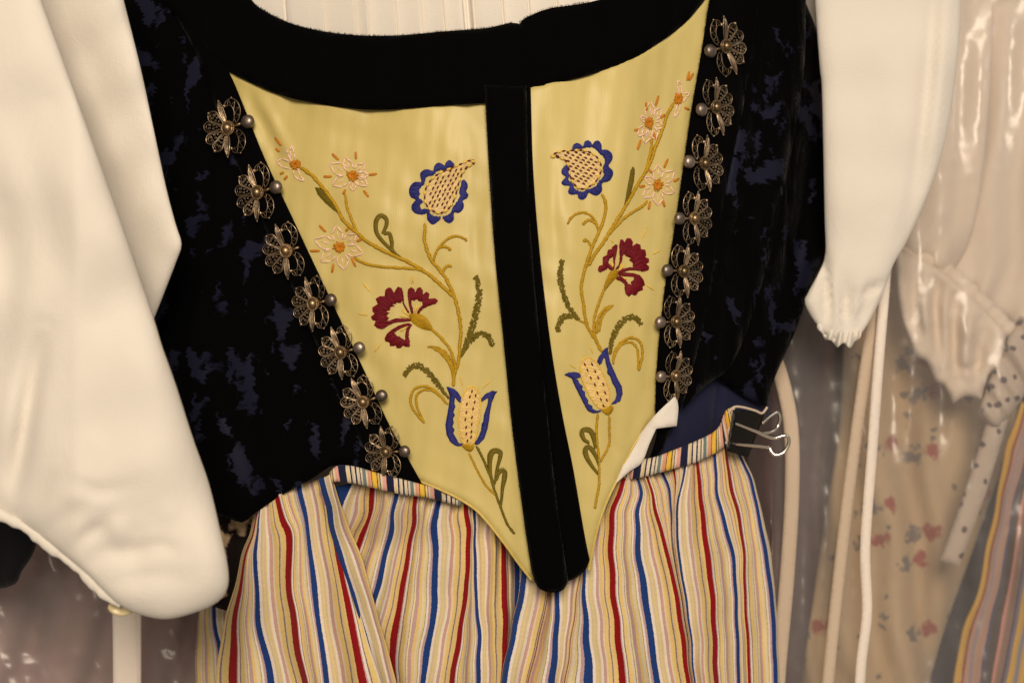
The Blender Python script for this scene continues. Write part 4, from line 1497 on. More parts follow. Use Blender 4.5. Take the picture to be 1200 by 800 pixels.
wb_d = lambda x, y: np.minimum(sk_base(x, y) - 0.003, body(x, y) - 0.0055 + 0 * x)
band([(386, 553), (394, 546), (403, 545), (418, 547), (435, 552), (470, 561), (500, 569), (540, 580)], [(387, 566), (394, 564), (403, 565), (418, 567), (435, 571), (470, 579), (500, 583), (540, 593)], -0.22, 2.55, lambda x, y: body(x, y) - 0.0085 + 0.0125 * np.clip((x - 498) / 24, 0, 1))
mb.build('waistband', M['band'], skirt, sk_loc)
mb = MB()
band([(715, 548), (735, 540), (765, 536), (790, 527), (815, 517), (838, 505), (848, 490), (853, 482)], [(711, 570), (735, 563), (765, 556), (790, 549), (815, 542), (838, 531), (850, 522), (858, 512)], -0.55, 2.25, lambda x, y: sk_base(x, y) - 0.0042 + 0.011 * np.clip((748 - x) / 22, 0, 1), 90, 4)
band([(846, 492), (851, 481), (858, 477), (860, 476)], [(853, 530), (856, 525), (858, 515), (862, 500)], 0.55, 0.95, lambda x, y: sk_base(x, y) - 0.0075, 24, 5)
mb.build('waistband', M['band'], skirt, sk_loc)
mb = MB()
q = smooth([(853, 484), (860, 477), (870, 477), (885, 481), (893, 484), (899, 477)], 2)
tube3(mb, P3(q[:, 0], q[:, 1], sk_base(q[:, 0], q[:, 1]) - 0.009), 0.0008, 8)
q = smooth([(860, 477), (857, 490), (853, 506), (851, 520)], 2)
tube3(mb, P3(q[:, 0], q[:, 1], sk_base(q[:, 0], q[:, 1]) - 0.009), 0.0008, 8)
mb.build('drawstring', M['tape2'], skirt, sk_loc)

# ================================================================== BINDER CLIP
bc_loc = P3(A([870.]), A([508.]), A([0.05]))[0]
clip = empty('binder_clip', bc_loc, 'black binder clip with bright wire handles gripping the skirt waistband at right', 'binder clip')
black = NT('black_enamel')
b = principled(black, (0.004, 0.0035, 0.0035), 0.45, spec=0.25)
bump(black, obj_noise(black, 300).outputs[0], 0.08, 0.0005, b)
nt = NT('steel_wire')
principled(nt, (0.8, 0.76, 0.68), 0.18, metal=1.0)
steel = nt.m
mb = MB()
cd = lambda x, y: sk_base(x, y) - 0.014 + (x - 855) * 0.00035
panel(mb, chain([(859, 480), (896, 484)], [(896, 484), (876, 536)], [(876, 536), (852, 528)], [(852, 528), (859, 480)], step=4), cd, 4, 0, (0.0012, 4), 0.0014)
panel(mb, chain([(859, 480), (897, 484)], [(897, 484), (877, 536)], [(877, 536), (852, 528)], [(852, 528), (859, 480)], step=4), lambda x, y: cd(x, y) + 0.012 - (x - 855) * 0.00022, 4, 0, (0.0004, 4), 0.0014)
# spine that joins the two jaws
q0, q1 = A([(896, 484), (876, 536)])
n = 14
rows = []
for k in range(n):
    t = k / (n - 1)
    for s in range(7):
        f = s / 6
        p = q0 * (1 - t) + q1 * t + A([2.2 * math.sin(PI * f), 0])
        rows.append(P3(A([p[0]]), A([p[1]]), cd(A([p[0]]), A([p[1]])) - 0.0006 + 0.0075 * f)[0])
F = [(k * 7 + s, k * 7 + s + 1, (k + 1) * 7 + s + 1, (k + 1) * 7 + s) for k in range(n - 1) for s in range(6)]
mb.add(rows, F)
mb.build('jaw', black.m, clip, bc_loc)


def wire(name, pts, parent, origin, r, mat):
    mb = MB()
    p = A(pts)
    q = smooth(p, 1.5)
    tube3(mb, P3(q[:, 0], q[:, 1], q[:, 2]), r, 8)
    return mb.build(name, mat, parent, origin)


d0 = 0.03
wire('handle', [(852, 519, d0 + .004), (875, 521, d0 - .004), (900, 524, d0 - .010), (903, 528, d0 - .011), (909, 533, d0 - .012), (918, 530, d0 - .012), (924, 521, d0 - .012), (924, 513, d0 - .012), (919, 510, d0 - .012), (905, 513, d0 - .011), (885, 505, d0 - .006), (862, 496, d0 + .001)], clip, bc_loc, 0.0011, steel)
wire('handle', [(893, 496, d0 + .016), (903, 487, d0 + .02), (911, 483, d0 + .022), (914, 490, d0 + .022), (911, 500, d0 + .022), (903, 506, d0 + .02), (890, 508, d0 + .016)], clip, bc_loc, 0.0010, steel)

# ================================================================== BLOUSE
bl_loc = P3(A([600.]), A([0.]), A([0.05]))[0]
blouse = empty('blouse', bl_loc, 'cream cotton blouse with full gathered sleeves worn under the black waistcoat', 'blouse')
# left sleeve: a lower layer and a full front lobe
mb = MB()
out = chain([(-60, -60), (30, -60), (130, -60)], [(130, -60), (145, 0), (165, 80), (180, 150), (195, 220), (206, 262), (213, 286), (207, 306), (192, 345), (178, 380)],
            [(178, 380), (120, 420), (40, 380), (-60, 200), (-60, -60)], step=8)
panel(mb, out, lambda x, y: -0.034 + 0.0015 * waves(31, 5, 60, 180)(x, y) + 0.040 * np.clip((205 - x + (y - 200) * 0.35) / 150, 0, 1), 8, 0, (0.009, 34), 0.002, 0.02)
lobe = chain([(-80, -60), (-20, -60), (28, -60)], [(28, -60), (52, 10), (76, 75), (101, 145), (128, 220), (156, 300), (180, 372), (190, 405), (206, 450), (226, 512), (245, 566), (258, 620), (267, 662), (267, 688), (256, 704), (235, 715), (196, 725), (162, 719), (140, 708), (122, 692), (98, 668), (64, 641), (30, 616), (-2, 600), (-80, 560)],
             [(-80, 560), (-90, 250), (-80, -60)], step=7)
cr = creases([([(50, 385), (43, 420), (35, 460), (24, 530), (12, 595)], 12, 0.011),
              ([(20, 608), (44, 580), (66, 545)], 10, 0.0025), ([(52, 632), (76, 606), (112, 588)], 11, 0.0026), ([(78, 652), (98, 630), (124, 612), (140, 590)], 9, 0.003),
              ([(98, 668), (132, 646), (190, 648)], 13, 0.0030), ([(122, 690), (170, 674), (222, 676)], 10, 0.0018),
              ([(118, 600), (138, 622), (136, 650)], 12, -0.003), ([(110, 520), (150, 570), (200, 600)], 30, 0.003), ([(60, 120), (95, 260), (120, 380)], 30, -0.004),
              ([(30, -40), (70, 110), (110, 260), (150, 420)], 26, 0.0035), ([(-10, 120), (40, 300), (60, 360)], 22, -0.003), ([(70, 560), (120, 575), (165, 565)], 9, 0.002), ([(150, 655), (180, 640), (215, 645)], 8, 0.002),
              ([(160, 620), (175, 650), (165, 690)], 16, -0.002), ([(0, 250), (10, 330), (-5, 430)], 18, 0.004)])
lw = waves(32, 6, 90, 240)
panel(mb, lobe, lambda x, y: -0.088 + 0.0035 * lw(x, y) + cr(x, y) + 0.00006 * np.clip(x - 120, -200, 200) + 0.00022 * np.clip(90 - x, 0, 250), 7, 0, (0.012, 36), 0.002, 0.03)
# hem ruffle knuckles along the gathered edge
q = smooth([(-10, 598), (30, 618), (64, 643), (98, 670), (122, 694), (142, 708)], 3)
nq = len(q)
tube3(mb, P3(q[:, 0], q[:, 1], np.full(nq, -0.082)), 0.0030 + 0.0003 * np.sin(np.arange(nq) * 0.71) + 0.0006 * np.sin(np.arange(nq) * 0.27 + 1) + 0.0002 * np.sin(np.arange(nq) * 1.31), 12)
mb.build('sleeve', M['cotton'], blouse, bl_loc)['label'] = 'large left sleeve close to the camera'
# button under the cuff
mb = MB()
n = 28
prof = [(0, -0.0016), (0.8, -0.0016), (1, -0.0006), (1, 0.0006), (0.85, 0.0014), (0.7, 0.0008), (0, 0.0006)]
bc = P3(A([143.]), A([711.]), A([-0.076]))[0]
V = [(bc[0] + 0.0074 * r * math.cos(2 * PI * j / n), bc[1] - z, bc[2] + 0.0046 * r * math.sin(2 * PI * j / n)) for r, z in prof for j in range(n)]
F = [(i * n + j, i * n + (j + 1) % n, (i + 1) * n + (j + 1) % n, (i + 1) * n + j) for i in range(len(prof) - 1) for j in range(n)]
mb.add(V, F)
nt = NT('button_resin')
principled(nt, (0.62, 0.52, 0.30), 0.3, spec=0.5)
mb.build('cuff_button', nt.m, blouse, bl_loc)
# right sleeve
mb = MB()
rs = chain([(950, -60), (1030, -60), (1120, -60)], [(1120, -60), (1126, 0), (1121, 80), (1107, 168), (1086, 232), (1062, 284), (1047, 310), (1032, 350), (1017, 380), (1004, 397)],
           [(1004, 397), (990, 402), (970, 393)], [(970, 393), (955, 378), (943, 356), (946, 344), (960, 318), (967, 296), (966, 250), (963, 110), (960, 74), (950, -60)], step=7)
rcr = creases([([(1098, -50), (1091, 60), (1082, 150), (1068, 235), (1052, 280)], 8, 0.0045), ([(1108, -20), (1100, 100), (1085, 200)], 9, -0.003), ([(966, 300), (968, 340), (972, 385)], 6, 0.009),
               ([(1000, 352), (1020, 340), (1040, 332)], 5, 0.004), ([(985, 318), (992, 362), (996, 400)], 6, 0.0045), ([(1000, 330), (990, 368), (982, 400)], 4, 0.004), ([(1025, 330), (1012, 365), (1000, 396)], 5, 0.004), ([(975, 320), (980, 360), (978, 396)], 5, -0.003), ([(1010, 320), (1002, 350), (985, 385)], 6, -0.003), ([(1050, 60), (1045, 150), (1035, 250)], 26, -0.003)])
panel(mb, rs, lambda x, y: 0.075 + 0.0015 * waves(33, 5, 70, 200)(x, y) - 0.010 + rcr(x, y), 7, 0, (0.008, 26), 0.002, 0.03)
# gathered cuff edge
frill = chain([(960, 376), (985, 388), (1010, 386)], [(1010, 386), (1008, 396), (1002, 400), (996, 408), (988, 402), (981, 407), (974, 399), (967, 398), (963, 390), (957, 384), (960, 376)], step=2.5)
panel(mb, frill, lambda x, y: 0.062 + 0.0035 * np.sin(x / 1.9 + 0.1 * y) * np.clip((y - 378) / 14, 0, 1) + 0.002 * np.sin(x / 5.1), 2, 0, (0.0012, 3), 0.0012)
# shoulder piece behind, seen above the velvet
panel(mb, chain([(925, -60), (975, -60)], [(975, -60), (975, 74)], [(975, 74), (958, 74), (944, 68)], [(944, 68), (925, -60)], step=6), lambda x, y: 0.125 + 0 * x, 6, 0, (0.01, 15), 0.002)
mb.build('sleeve', M['cotton'], blouse, bl_loc)['label'] = 'right sleeve hanging beside the velvet with an elastic cuff'
# pleated front inside the neckline
mb = MB()
PLEATS = [331, 377, 413, 428, 460, 489, 516, 541, 553, 586, 617, 650, 690]


def pl(x, y):
    # each knife pleat rises slowly and drops sharply at its fold
    xx = x - (y + 10) * 0.08
    r = 0 * x
    for a, c in zip(PLEATS[:-1], PLEATS[1:]):
        t = np.clip((xx - a) / (c - a), 0, 1)
        on = (xx >= a) & (xx < c)
        h = 0.0045 if c - a < 40 else 0.003
        r = r + on * (-h * t + 0.004 * np.exp(-((xx - a - 1) / 1.6) ** 2))
    return r + 0.010 * np.exp(-((xx - 547) / 4.5) ** 2)


cols = sorted(set(list(np.arange(230, 795, 5.0)) + [a + d for a in PLEATS + [547] for d in (-3, -1.2, -0.3, 0.3, 1.0, 2.0, 3.2)]))
rws = np.arange(-75, 72, 12.0)
gx, gy = np.meshgrid(np.array(cols), rws, indexing='ij')
gx = gx + (gy + 10) * 0.08
gd = body(gx, gy) + 0.014 + pl(gx, gy)
V = P3(gx.ravel(), gy.ravel(), gd.ravel())
VB = V.copy()
VB[:, 1] += 0.002
nc, nr_ = len(cols), len(rws)
ix = np.arange(nc * nr_).reshape(nc, nr_)
NN = nc * nr_
F = []
for a in range(nc - 1):
    for c in range(nr_ - 1):
        F += [(ix[a, c], ix[a, c + 1], ix[a + 1, c + 1], ix[a + 1, c]), (ix[a, c] + NN, ix[a + 1, c] + NN, ix[a + 1, c + 1] + NN, ix[a, c + 1] + NN)]
    F += [(ix[a, 0], ix[a + 1, 0], ix[a + 1, 0] + NN, ix[a, 0] + NN), (ix[a + 1, -1], ix[a, -1], ix[a, -1] + NN, ix[a + 1, -1] + NN)]
mb.add(np.concatenate([V, VB]), F, 0, np.zeros((2 * NN, 2)))
mb.build('pleated_front', M['cotton'], blouse, bl_loc)

# ================================================================== THINGS BEHIND


def folds(seed, base, amp, lo=22, hi=80, ang=0.0, n=7):
    g = np.random.default_rng(seed)
    k = 2 * PI / np.exp(g.uniform(math.log(lo), math.log(hi), n))
    ph = g.uniform(0, 6.28, n)
    w2 = waves(seed + 5, 4, 120, 300)

    def f(x, y):
        xx = x + y * math.tan(ang) + 6 * w2(x, y)
        r = 0
        for i in range(n):
            r = r + np.sin(k[i] * xx + ph[i])
        return base + amp * r / math.sqrt(n)
    return f


def plastic_mat():
    nt = NT('clear_plastic')
    gl = nt.n('ShaderNodeBsdfGlossy')
    gl.inputs['Roughness'].default_value = 0.27
    gl.inputs['Color'].default_value = (1, 1, 1, 1)
    tr = nt.n('ShaderNodeBsdfTransparent')
    tr.inputs['Color'].default_value = (0.95, 0.94, 0.94, 1)
    df = nt.n('ShaderNodeBsdfDiffuse')
    df.inputs['Color'].default_value = (0.8, 0.8, 0.82, 1)
    fr = nt.n('ShaderNodeFresnel')
    fr.inputs['IOR'].default_value = 1.42
    w = obj_noise(nt, 12, (1, 1, 0.5), 3, 0.45, 0.8)
    bp = nt.n('ShaderNodeBump')
    bp.inputs['Strength'].default_value = 0.03
    bp.inputs['Distance'].default_value = 0.02
    nt.l(w.outputs[0], bp.inputs['Height'])
    nt.l(bp.outputs[0], gl.inputs['Normal'])
    nt.l(bp.outputs[0], fr.inputs['Normal'])
    m1 = nt.n('ShaderNodeMixShader')
    m1.inputs[0].default_value = 0.11
    nt.l(tr.outputs[0], m1.inputs[1])
    nt.l(df.outputs[0], m1.inputs[2])
    m2 = nt.n('ShaderNodeMixShader')
    nt.l(fr.outputs[0], m2.inputs[0])
    nt.l(m1.outputs[0], m2.inputs[1])
    nt.l(gl.outputs[0], m2.inputs[2])
    nt.l(m2.outputs[0], nt.out.inputs[0])
    return nt.m


M['plastic'] = plastic_mat()
M['mauve'] = cloth_mat('mauve_brown_cloth', lin((158, 132, 128)), 0.7, 0.12, 0.3, 0.4, 0.2)
M['purple'] = cloth_mat('dusky_purple_cloth', lin((126, 107, 108)), 0.65, 0.18, 0.3, 0.4, 0.3)
M['beige'] = cloth_mat('beige_cotton', lin((226, 213, 197)), 0.85, 0.03, 0.25, 0.35)
M['tape'] = cloth_mat('white_tape', lin((240, 230, 220)), 0.8, 0.03, 0.5, 0.1)
M['darkcloth'] = cloth_mat('black_cloth', (0.006, 0.006, 0.008), 0.8, 0.1, 0.3, 0.3)


def simple(name, outline, depth, mat, label, cat, step=7, puff=(0.004, 12), thick=0.004, back=0.0, group=None):
    mb = MB()
    v, f = panel(mb, outline, depth, step, 0, puff, thick, back)
    c = P3(A([outline[:, 0].mean()]), A([outline[:, 1].max()]), A([f.mean()]))[0]
    o = mb.build(name, mat, None, c)
    tag(o, label, cat, group)
    return o


# floral dress
nt = NT('floral_print')
b = principled(nt, (0.5, 0.4, 0.3), 0.85, sheen=0.1, spec=0.1)
tc = nt.n('ShaderNodeTexCoord')
cream_f, rose_f, leaf_f = lin((196, 172, 138)), lin((160, 84, 72)), lin((124, 116, 110))


def spots(nt, scale, off, thr, keep, wob=0.004):
    mp = nt.n('ShaderNodeMapping')
    mp.inputs['Location'].default_value = off
    mp.inputs['Rotation'].default_value = (math.pi / 2, 0, 0)
    no = nt.n('ShaderNodeTexNoise', Scale=160.0, Detail=2.0)
    nt.l(tc.outputs['Object'], no.inputs['Vector'])
    sc2 = nt.n('ShaderNodeVectorMath', operation='SCALE')
    sc2.inputs['Scale'].default_value = wob
    nt.l(no.outputs['Color'], sc2.inputs[0])
    ad = nt.n('ShaderNodeVectorMath', operation='ADD')
    nt.l(tc.outputs['Object'], ad.inputs[0])
    nt.l(sc2.outputs[0], ad.inputs[1])
    nt.l(ad.outputs[0], mp.inputs[0])
    vo = nt.n('ShaderNodeTexVoronoi', voronoi_dimensions='2D')
    vo.inputs['Scale'].default_value = scale
    nt.l(mp.outputs[0], vo.inputs['Vector'])
    r = ramp(nt, vo.outputs['Distance'], [(thr * 0.6, (1, 1, 1)), (thr * 1.05, (0, 0, 0))])
    sp = nt.n('ShaderNodeSeparateColor')
    nt.l(vo.outputs['Color'], sp.inputs[0])
    gt = nt.n('ShaderNodeMath', operation='GREATER_THAN')
    gt.inputs[1].default_value = keep
    nt.l(sp.outputs[0], gt.inputs[0])
    mu = nt.n('ShaderNodeMath', operation='MULTIPLY')
    nt.l(r.outputs[0], mu.inputs[0])
    nt.l(gt.outputs[0], mu.inputs[1])
    return mu.outputs[0]


def over(nt, fac, a, colr):
    mx = nt.n('ShaderNodeMix', data_type='RGBA')
    nt.l(fac, mx.inputs[0])
    if isinstance(a, tuple):
        mx.inputs[6].default_value = (*a, 1)
    else:
        nt.l(a, mx.inputs[6])
    mx.inputs[7].default_value = (*colr, 1)
    return mx.outputs[2]


c1 = over(nt, spots(nt, 25, (0.010, 0, -0.011), 0.17, 0.45, 0.020), cream_f, leaf_f)
c2 = over(nt, spots(nt, 25, (0, 0, 0), 0.17, 0.45, 0.014), c1, rose_f)
c3 = over(nt, spots(nt, 55, (0.3, 0, 0.2), 0.15, 0.75, 0.010), c2, leaf_f)
nt.l(c3, b.inputs['Base Color'])
bump(nt, obj_noise(nt, 40, (1, 1, 0.4), 4).outputs[0], 0.4, 0.005, b)
fl = folds(51, 0.252, 0.010, 40, 120, -0.12)
simple('dress', chain([(990, 300), (1100, 290), (1210, 330)], [(1210, 330), (1192, 480), (1152, 610), (1106, 740), (1072, 860)], [(1072, 860), (1000, 860), (930, 860)], [(930, 860), (960, 650), (985, 480), (990, 300)], step=9),
       fl, nt.m, 'beige cotton dress printed with red roses, hanging in clear plastic at right', 'dress', 8, (0.02, 40), 0.004, 0.02)
# dusky purple garment behind the right bag
simple('dress', chain([(880, 250), (960, 250), (1030, 250)], [(1030, 250), (1035, 500), (1030, 700), (1020, 880)], [(1020, 880), (950, 880), (870, 880)], [(870, 880), (875, 600), (880, 250)], step=9),
       folds(52, 0.300, 0.008, 26, 90, 0.05), M['purple'], 'dusky purple dress in clear plastic between skirt and rose print dress', 'dress', 7, (0.015, 30), 0.004, 0.015)
# dark purple garment right
simple('dress', chain([(1120, 380), (1250, 380)], [(1250, 380), (1250, 880)], [(1250, 880), (1060, 880)], [(1060, 880), (1100, 700), (1150, 540), (1120, 380)], step=9),
       folds(53, 0.330, 0.008, 30, 80, -0.3), cloth_mat('grey_violet_cloth', lin((66, 60, 72)), 0.7, 0.1, 0.3, 0.4), 'grey violet dress showing as a dark slice beside the rose print dress', 'dress', 8, (0.015, 30), 0.004, 0.015)

# second striped skirt at the far right
mb = MB()
track_sheet(mb, [
    (0.0, 0, 0, [(1198, 470), (1178, 540), (1162, 620), (1148, 690), (1128, 745), (1112, 850)]),
    (0.25, -6, -8, [(1206, 480), (1190, 545), (1172, 620), (1160, 690), (1143, 745), (1130, 850)]),
    (0.5, 4, 4, [(1216, 490), (1200, 560), (1186, 640), (1176, 700), (1165, 760), (1150, 850)]),
    (0.75, -4, -6, [(1226, 500), (1212, 580), (1202, 650), (1192, 720), (1178, 790), (1166, 850)]),
    (1.1, 5, 5, [(1250, 500), (1235, 580), (1226, 650), (1214, 720), (1200, 790), (1188, 850)]),
    (1.6, 0, 0, [(1290, 500), (1275, 580), (1266, 650), (1254, 720), (1240, 790), (1230, 850)]),
], lambda x, y: 0.20 + 0 * x, 10, 60, 0.0015, 15, thick=0.003)
o = mb.build('skirt', M['other'], None, P3(A([1200.]), A([850.]), A([0.2]))[0])
tag(o, 'gold, purple and pink striped skirt at the far right edge behind the plastic', 'skirt')

# beige blouse with gathered cuff and ruffle, in plastic
bb_loc = P3(A([1140.]), A([0.]), A([0.19]))[0]
bb = empty('blouse', bb_loc, 'beige cotton blouse under clear plastic, its sleeve gathered by elastic into a ruffle', 'blouse')
mb = MB()
g1 = folds(61, 0.19, 0.003, 30, 90, 0.05)
gat = lambda x, y: 0.004 * np.sin((x * 0.85 + y * 0.5) / 4.6) * np.exp(-np.clip((295 + (x - 1060) * 0.75 - y) / 34, 0, 9))
panel(mb, chain([(1030, -60), (1100, -60), (1166, -60)], [(1166, -60), (1163, 60), (1160, 130), (1153, 200), (1145, 250), (1134, 288), (1112, 324)], [(1112, 324), (1082, 304), (1045, 285)], [(1045, 285), (1035, 150), (1030, -60)], step=7),
      lambda x, y: g1(x, y) + gat(x, y) - 0.004, 6, 0, (0.010, 20), 0.003, 0.01)
g2 = folds(62, 0.205, 0.004, 30, 100, 0.1)
panel(mb, chain([(1140, -60), (1200, -60), (1260, -60)], [(1260, -60), (1260, 450)], [(1260, 450), (1200, 400), (1160, 364), (1105, 322)], [(1105, 322), (1130, 250), (1150, 120), (1140, -60)], step=7),
      lambda x, y: g2(x, y) + gat(x, y), 6, 0, (0.010, 20), 0.003, 0.01)
mb.build('sleeve', M['beige'], bb, bb_loc)
mb = MB()
q = smooth([(1044, 284), (1085, 302), (1120, 326), (1160, 364), (1198, 402), (1240, 440)], 3)
nq = len(q)
tube3(mb, P3(q[:, 0], q[:, 1], np.full(nq, 0.185)), 0.0058 + 0.0004 * np.sin(np.arange(nq) * 0.9) + 0.0004 * np.sin(np.arange(nq) * 1.57), 12)
mb.build('elastic_band', M['beige'], bb, bb_loc)
mb = MB()
_rw = waves(77, 8, 14, 40, (1, 2.2))
rf = creases([([(1075, 310), (1072, 350), (1078, 400)], 8, 0.006), ([(1098, 318), (1096, 370), (1105, 430)], 9, 0.010), ([(1086, 312), (1085, 360), (1092, 420)], 8, -0.006), ([(1122, 338), (1116, 380), (1120, 440)], 9, 0.010),
              ([(1112, 332), (1108, 380), (1112, 450)], 8, -0.006), ([(1140, 360), (1133, 400), (1132, 450)], 8, -0.006), ([(1152, 380), (1146, 420), (1143, 455)], 8, 0.006), ([(1120, 430), (1140, 432), (1155, 420)], 5, 0.004)])
panel(mb, chain([(1048, 290), (1085, 306), (1120, 330), (1160, 368), (1180, 390)], [(1180, 390), (1172, 424), (1158, 440), (1150, 468)], [(1150, 468), (1132, 464), (1117, 473)], [(1117, 473), (1106, 451), (1097, 447), (1086, 424), (1074, 417), (1066, 396), (1055, 362), (1048, 290)], step=5),
      lambda x, y: 0.178 + 1.25 * rf(x, y) + 0.0014 * _rw(x, y), 3.8, 0, (0.006, 10), 0.003, 0.006)
mb.build('ruffle', M['beige'], bb, bb_loc)

# spotted tie end
nt = NT('spotted_cotton')
b = principled(nt, lin((196, 182, 168)), 0.85, spec=0.1)
tc = nt.n('ShaderNodeTexCoord')
nt.l(over(nt, spots(nt, 75, (0, 0, 0), 0.20, 0.25, 0.004), lin((196, 182, 168)), lin((96, 84, 84))), b.inputs['Base Color'])
bump(nt, obj_noise(nt, 60).outputs[0], 0.3, 0.003, b)
sp_loc = P3(A([1118.]), A([664.]), A([0.178]))[0]
sp = empty('blouse', sp_loc, 'pale blouse cuff with small dark spots and a hanging tie, below the beige ruffle', 'blouse')
mb = MB()
panel(mb, chain([(1195, 370), (1260, 380)], [(1260, 380), (1225, 420), (1196, 470), (1172, 500)], [(1172, 500), (1158, 497), (1146, 486)], [(1146, 486), (1158, 450), (1175, 410), (1195, 370)], step=5), folds(71, 0.178, 0.003, 20, 60, -0.5), 5, 0, (0.008, 14), 0.003, 0.006)
mb.build('cuff', nt.m, sp, sp_loc)
mb = MB()
panel(mb, chain([(1158, 488), (1182, 490)], [(1182, 490), (1164, 550), (1144, 610), (1124, 664)], [(1124, 664), (1101, 657)], [(1101, 657), (1122, 600), (1142, 540), (1158, 488)], step=5), lambda x, y: 0.181 + 0 * x, 5, 0, (0.0035, 9), 0.002, 0.002)
mb.build('tie', nt.m, sp, sp_loc)


# hanging tapes
def ribbon(line, w, depth, mat, name, label, cat, group=None, parent=None, origin=None):
    q = smooth(line, 6)
    t = np.gradient(q, axis=0)
    t /= np.linalg.norm(t, axis=1, keepdims=True)
    nr = np.stack([-t[:, 1], t[:, 0]], -1)
    outl = np.concatenate([q + nr * w / 2, (q - nr * w / 2)[::-1]])
    mb = MB()
    c = P3(A([q[-1, 0]]), A([q[-1, 1]]), A([depth]))[0]
    panel(mb, outl, lambda x, y: depth + 0.002 * np.sin(y / 47.0 + x / 31.0), 4, 0, (0.0012, 4), 0.0012)
    if parent is not None:
        return mb.build(name, mat, parent, origin)
    o = mb.build(name, mat, None, c)
    tag(o, label, cat, group)
    return o


ribbon([(1044, 230), (1037, 335), (1030, 420), (1022, 530), (1014, 640), (1016, 716), (1009, 780), (1006, 850)], 12, 0.100, M['tape'], 'cotton_tape', 'bright white cotton tape hanging with a slight kink, in front of the rose print dress', 'tape')
ribbon([(1036, 270), (1026, 360), (1016, 420), (1002, 520), (987, 640), (974, 760), (966, 850)], 14, 0.106, M['tape2'], 'cotton_tape', 'duller ecru cotton tape hanging straight, left of the white tape', 'tape')

# garment bags
rb_loc = P3(A([1040.]), A([850.]), A([0.14]))[0]
rbag = empty('garment_bag', rb_loc, 'clear plastic garment bag with shiny creases covering the clothes at right', 'garment bag')
pw = waves(81, 10, 34, 150, (1, 3.2))
pw2 = waves(82, 8, 18, 50)
mb = MB()
panel(mb, chain([(905, -60), (1100, -60), (1270, -60)], [(1270, -60), (1270, 880)], [(1270, 880), (1080, 880), (900, 880)], [(900, 880), (905, 400), (905, -60)], step=10), lambda x, y: 0.140 + 0.0040 * pw(x, y) + 0.0004 * pw2(x, y), 7, 0, (0.02, 30), close=False)
mb.build('plastic_sheet', M['plastic'], rbag, rb_loc)
ribbon([(899, 400), (915, 440), (927, 500), (928, 580), (922, 680), (913, 780), (908, 860)], 17, 0.112, M['tape2'], 'edge_binding', '', '', None, rbag, rb_loc)

lb_loc = P3(A([110.]), A([850.]), A([0.08]))[0]
lbag = empty('garment_bag', lb_loc, 'clear plastic garment bag with a white zip, hanging below the left sleeve', 'garment bag')
mb = MB()
panel(mb, chain([(-70, 520), (80, 520), (300, 520)], [(300, 520), (290, 880)], [(290, 880), (100, 880), (-70, 880)], [(-70, 880), (-70, 520)], step=9), lambda x, y: 0.125 + 0.004 * waves(83, 10, 40, 140, (1, 2.4))(x, y) + 0.0010 * pw2(x, y), 7, 0, (0.01, 30), close=False)
mb.build('plastic_sheet', M['plastic'], lbag, lb_loc)
ribbon([(146, 640), (147, 700), (148, 780), (148, 860)], 31, 0.086, M['tape'], 'zip_tape', '', '', None, lbag, lb_loc)
mb = MB()
for k in range(150):
    y = 650 + k * 1.4
    c = P3(A([163.0 + (0.6 if k % 2 else -0.6)]), A([y]), A([0.0835]))[0]
    s = 0.0008
    V = [(c[0] + dx * 1.3 * s, c[1] + dy * s, c[2] + dz * 0.55 * s) for dx in (-1, 1) for dy in (-1, 1) for dz in (-1, 1)]
    mb.add(V, [(0, 1, 3, 2), (4, 6, 7, 5), (0, 4, 5, 1), (2, 3, 7, 6), (0, 2, 6, 4), (1, 5, 7, 3)])
mb.build('zip_teeth', M['tape'], lbag, lb_loc, False)
simple('dress', chain([(-80, 500), (120, 500), (320, 500)], [(320, 500), (310, 880)], [(310, 880), (100, 880), (-80, 880)], [(-80, 880), (-80, 500)], step=9), folds(91, 0.205, 0.013, 30, 110, 0.35), M['mauve'],
       'mauve brown dress inside the clear bag below the left sleeve', 'dress', 8, (0.015, 30), 0.004, 0.015)
simple('jacket', chain([(-80, 540), (20, 560), (45, 600)], [(45, 600), (42, 640), (26, 668), (8, 688), (-80, 694)], [(-80, 694), (-80, 540)], step=7), folds(92, 0.075, 0.004, 30, 60), M['darkcloth'],
       'black cloth jacket corner showing under the left sleeve hem at the left edge', 'jacket', 6, (0.006, 12), 0.004, 0.006)
# flowered cloth peeping out between sleeve and skirt
nt = NT('dark_floral_print')
b = principled(nt, (0.03, 0.02, 0.02), 0.8, spec=0.1)
tc = nt.n('ShaderNodeTexCoord')
nt.l(over(nt, spots(nt, 60, (0.1, 0, 0.0), 0.46, 0.2, 0.016), (0.012, 0.008, 0.008), lin((200, 175, 142))), b.inputs['Base Color'])
simple('scarf', chain([(225, 560), (310, 580)], [(310, 580), (300, 640), (284, 690), (268, 716)], [(268, 716), (240, 706), (225, 690)], [(225, 690), (225, 560)], step=6), folds(93, 0.062, 0.004, 20, 50, 0.2), nt.m,
       'dark scarf with cream flowers peeping out between left sleeve and striped skirt', 'scarf', 5, (0.004, 10), 0.003, 0.004)

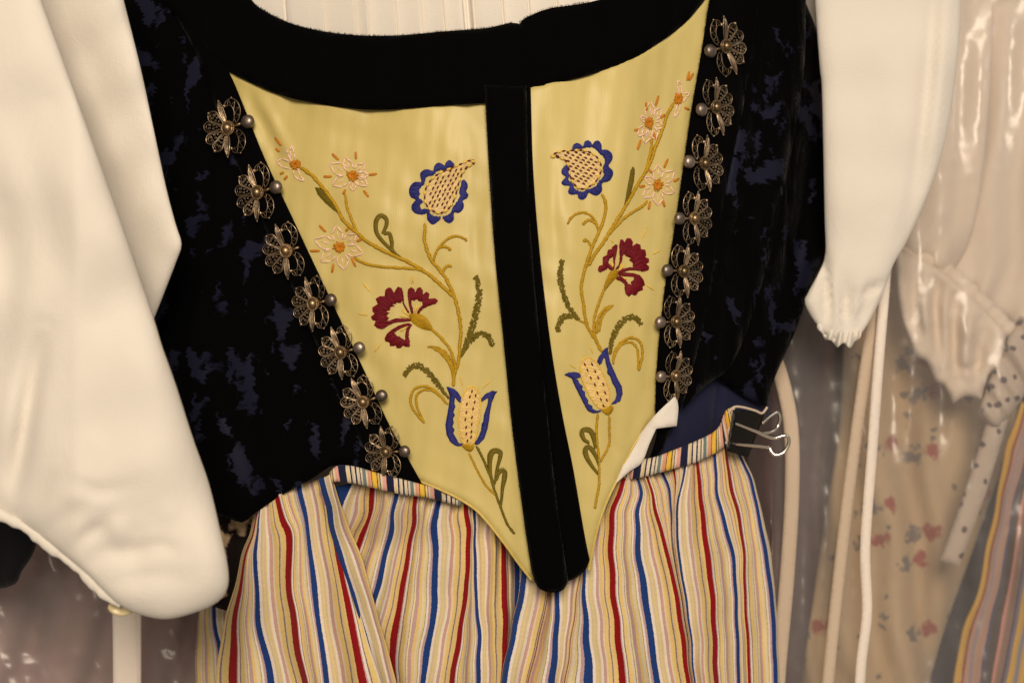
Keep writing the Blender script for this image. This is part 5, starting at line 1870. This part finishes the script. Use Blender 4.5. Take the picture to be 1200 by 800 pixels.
# back wall of the store
nt = NT('store_wall')
b = principled(nt, (0.10, 0.075, 0.06), 0.9)
r = ramp(nt, obj_noise(nt, 5, (1, 1, 1), 5).outputs[0], [(0.3, (0.08, 0.06, 0.05)), (0.7, (0.13, 0.10, 0.08))])
nt.l(r.outputs[0], b.inputs['Base Color'])
mb = MB()
mb.add([(-2, 0.60, -1.6), (2, 0.60, -1.6), (2, 0.60, 1.6), (-2, 0.60, 1.6), (-2, 0.7, -1.6), (2, 0.7, -1.6), (2, 0.7, 1.6), (-2, 0.7, 1.6)],
       [(0, 1, 2, 3), (5, 4, 7, 6), (0, 4, 5, 1), (3, 2, 6, 7), (0, 3, 7, 4), (1, 5, 6, 2)])
o = mb.build('wall', nt.m, None, (0, 0, 0), False)
o['kind'] = 'structure'
o['label'] = 'dim brown wall behind the hanging clothes'

# ================================================================== LIGHT, CAMERA, RENDER
w = bpy.data.worlds.new('World')
sc.world = w
w.use_nodes = True
bg = w.node_tree.nodes['Background']
bg.inputs[0].default_value = (1.0, 0.83, 0.66, 1)
bg.inputs[1].default_value = 0.27


def area(name, loc, target, size, power, col):
    L = bpy.data.lights.new(name, 'AREA')
    L.shape = 'DISK'
    L.size = size
    L.energy = power
    L.color = col
    o = bpy.data.objects.new(name, L)
    COL.objects.link(o)
    o.location = loc
    o.rotation_euler = (Vector(target) - Vector(loc)).to_track_quat('-Z', 'Y').to_euler()
    return o


area('ceiling_lamp', (0.03, -1.95, 0.72), (0, 0, 0), 0.8, 38, (1.0, 0.835, 0.65))
area('window_light', (1.25, -0.9, 0.75), (0.15, 0.1, 0), 0.35, 1.4, (0.85, 0.90, 1.0))

cam = bpy.data.cameras.new('Camera')
co = bpy.data.objects.new('Camera', cam)
COL.objects.link(co)
co.location = (0, -DIST, 0)
co.rotation_euler = (PI / 2, 0, 0)
cam.sensor_width = 36
cam.lens = 36 * DIST / (1200 * S)
cam.clip_start = 0.01
cam.clip_end = 50
cam.dof.use_dof = True
cam.dof.focus_distance = DIST + 0.005
cam.dof.aperture_fstop = 5.0
sc.camera = co
sc.view_settings.view_transform = 'Standard'
sc.view_settings.look = 'None'
sc.view_settings.exposure = 0
sc.view_settings.gamma = 1
sc.cycles.max_bounces = 6
sc.cycles.transparent_max_bounces = 12
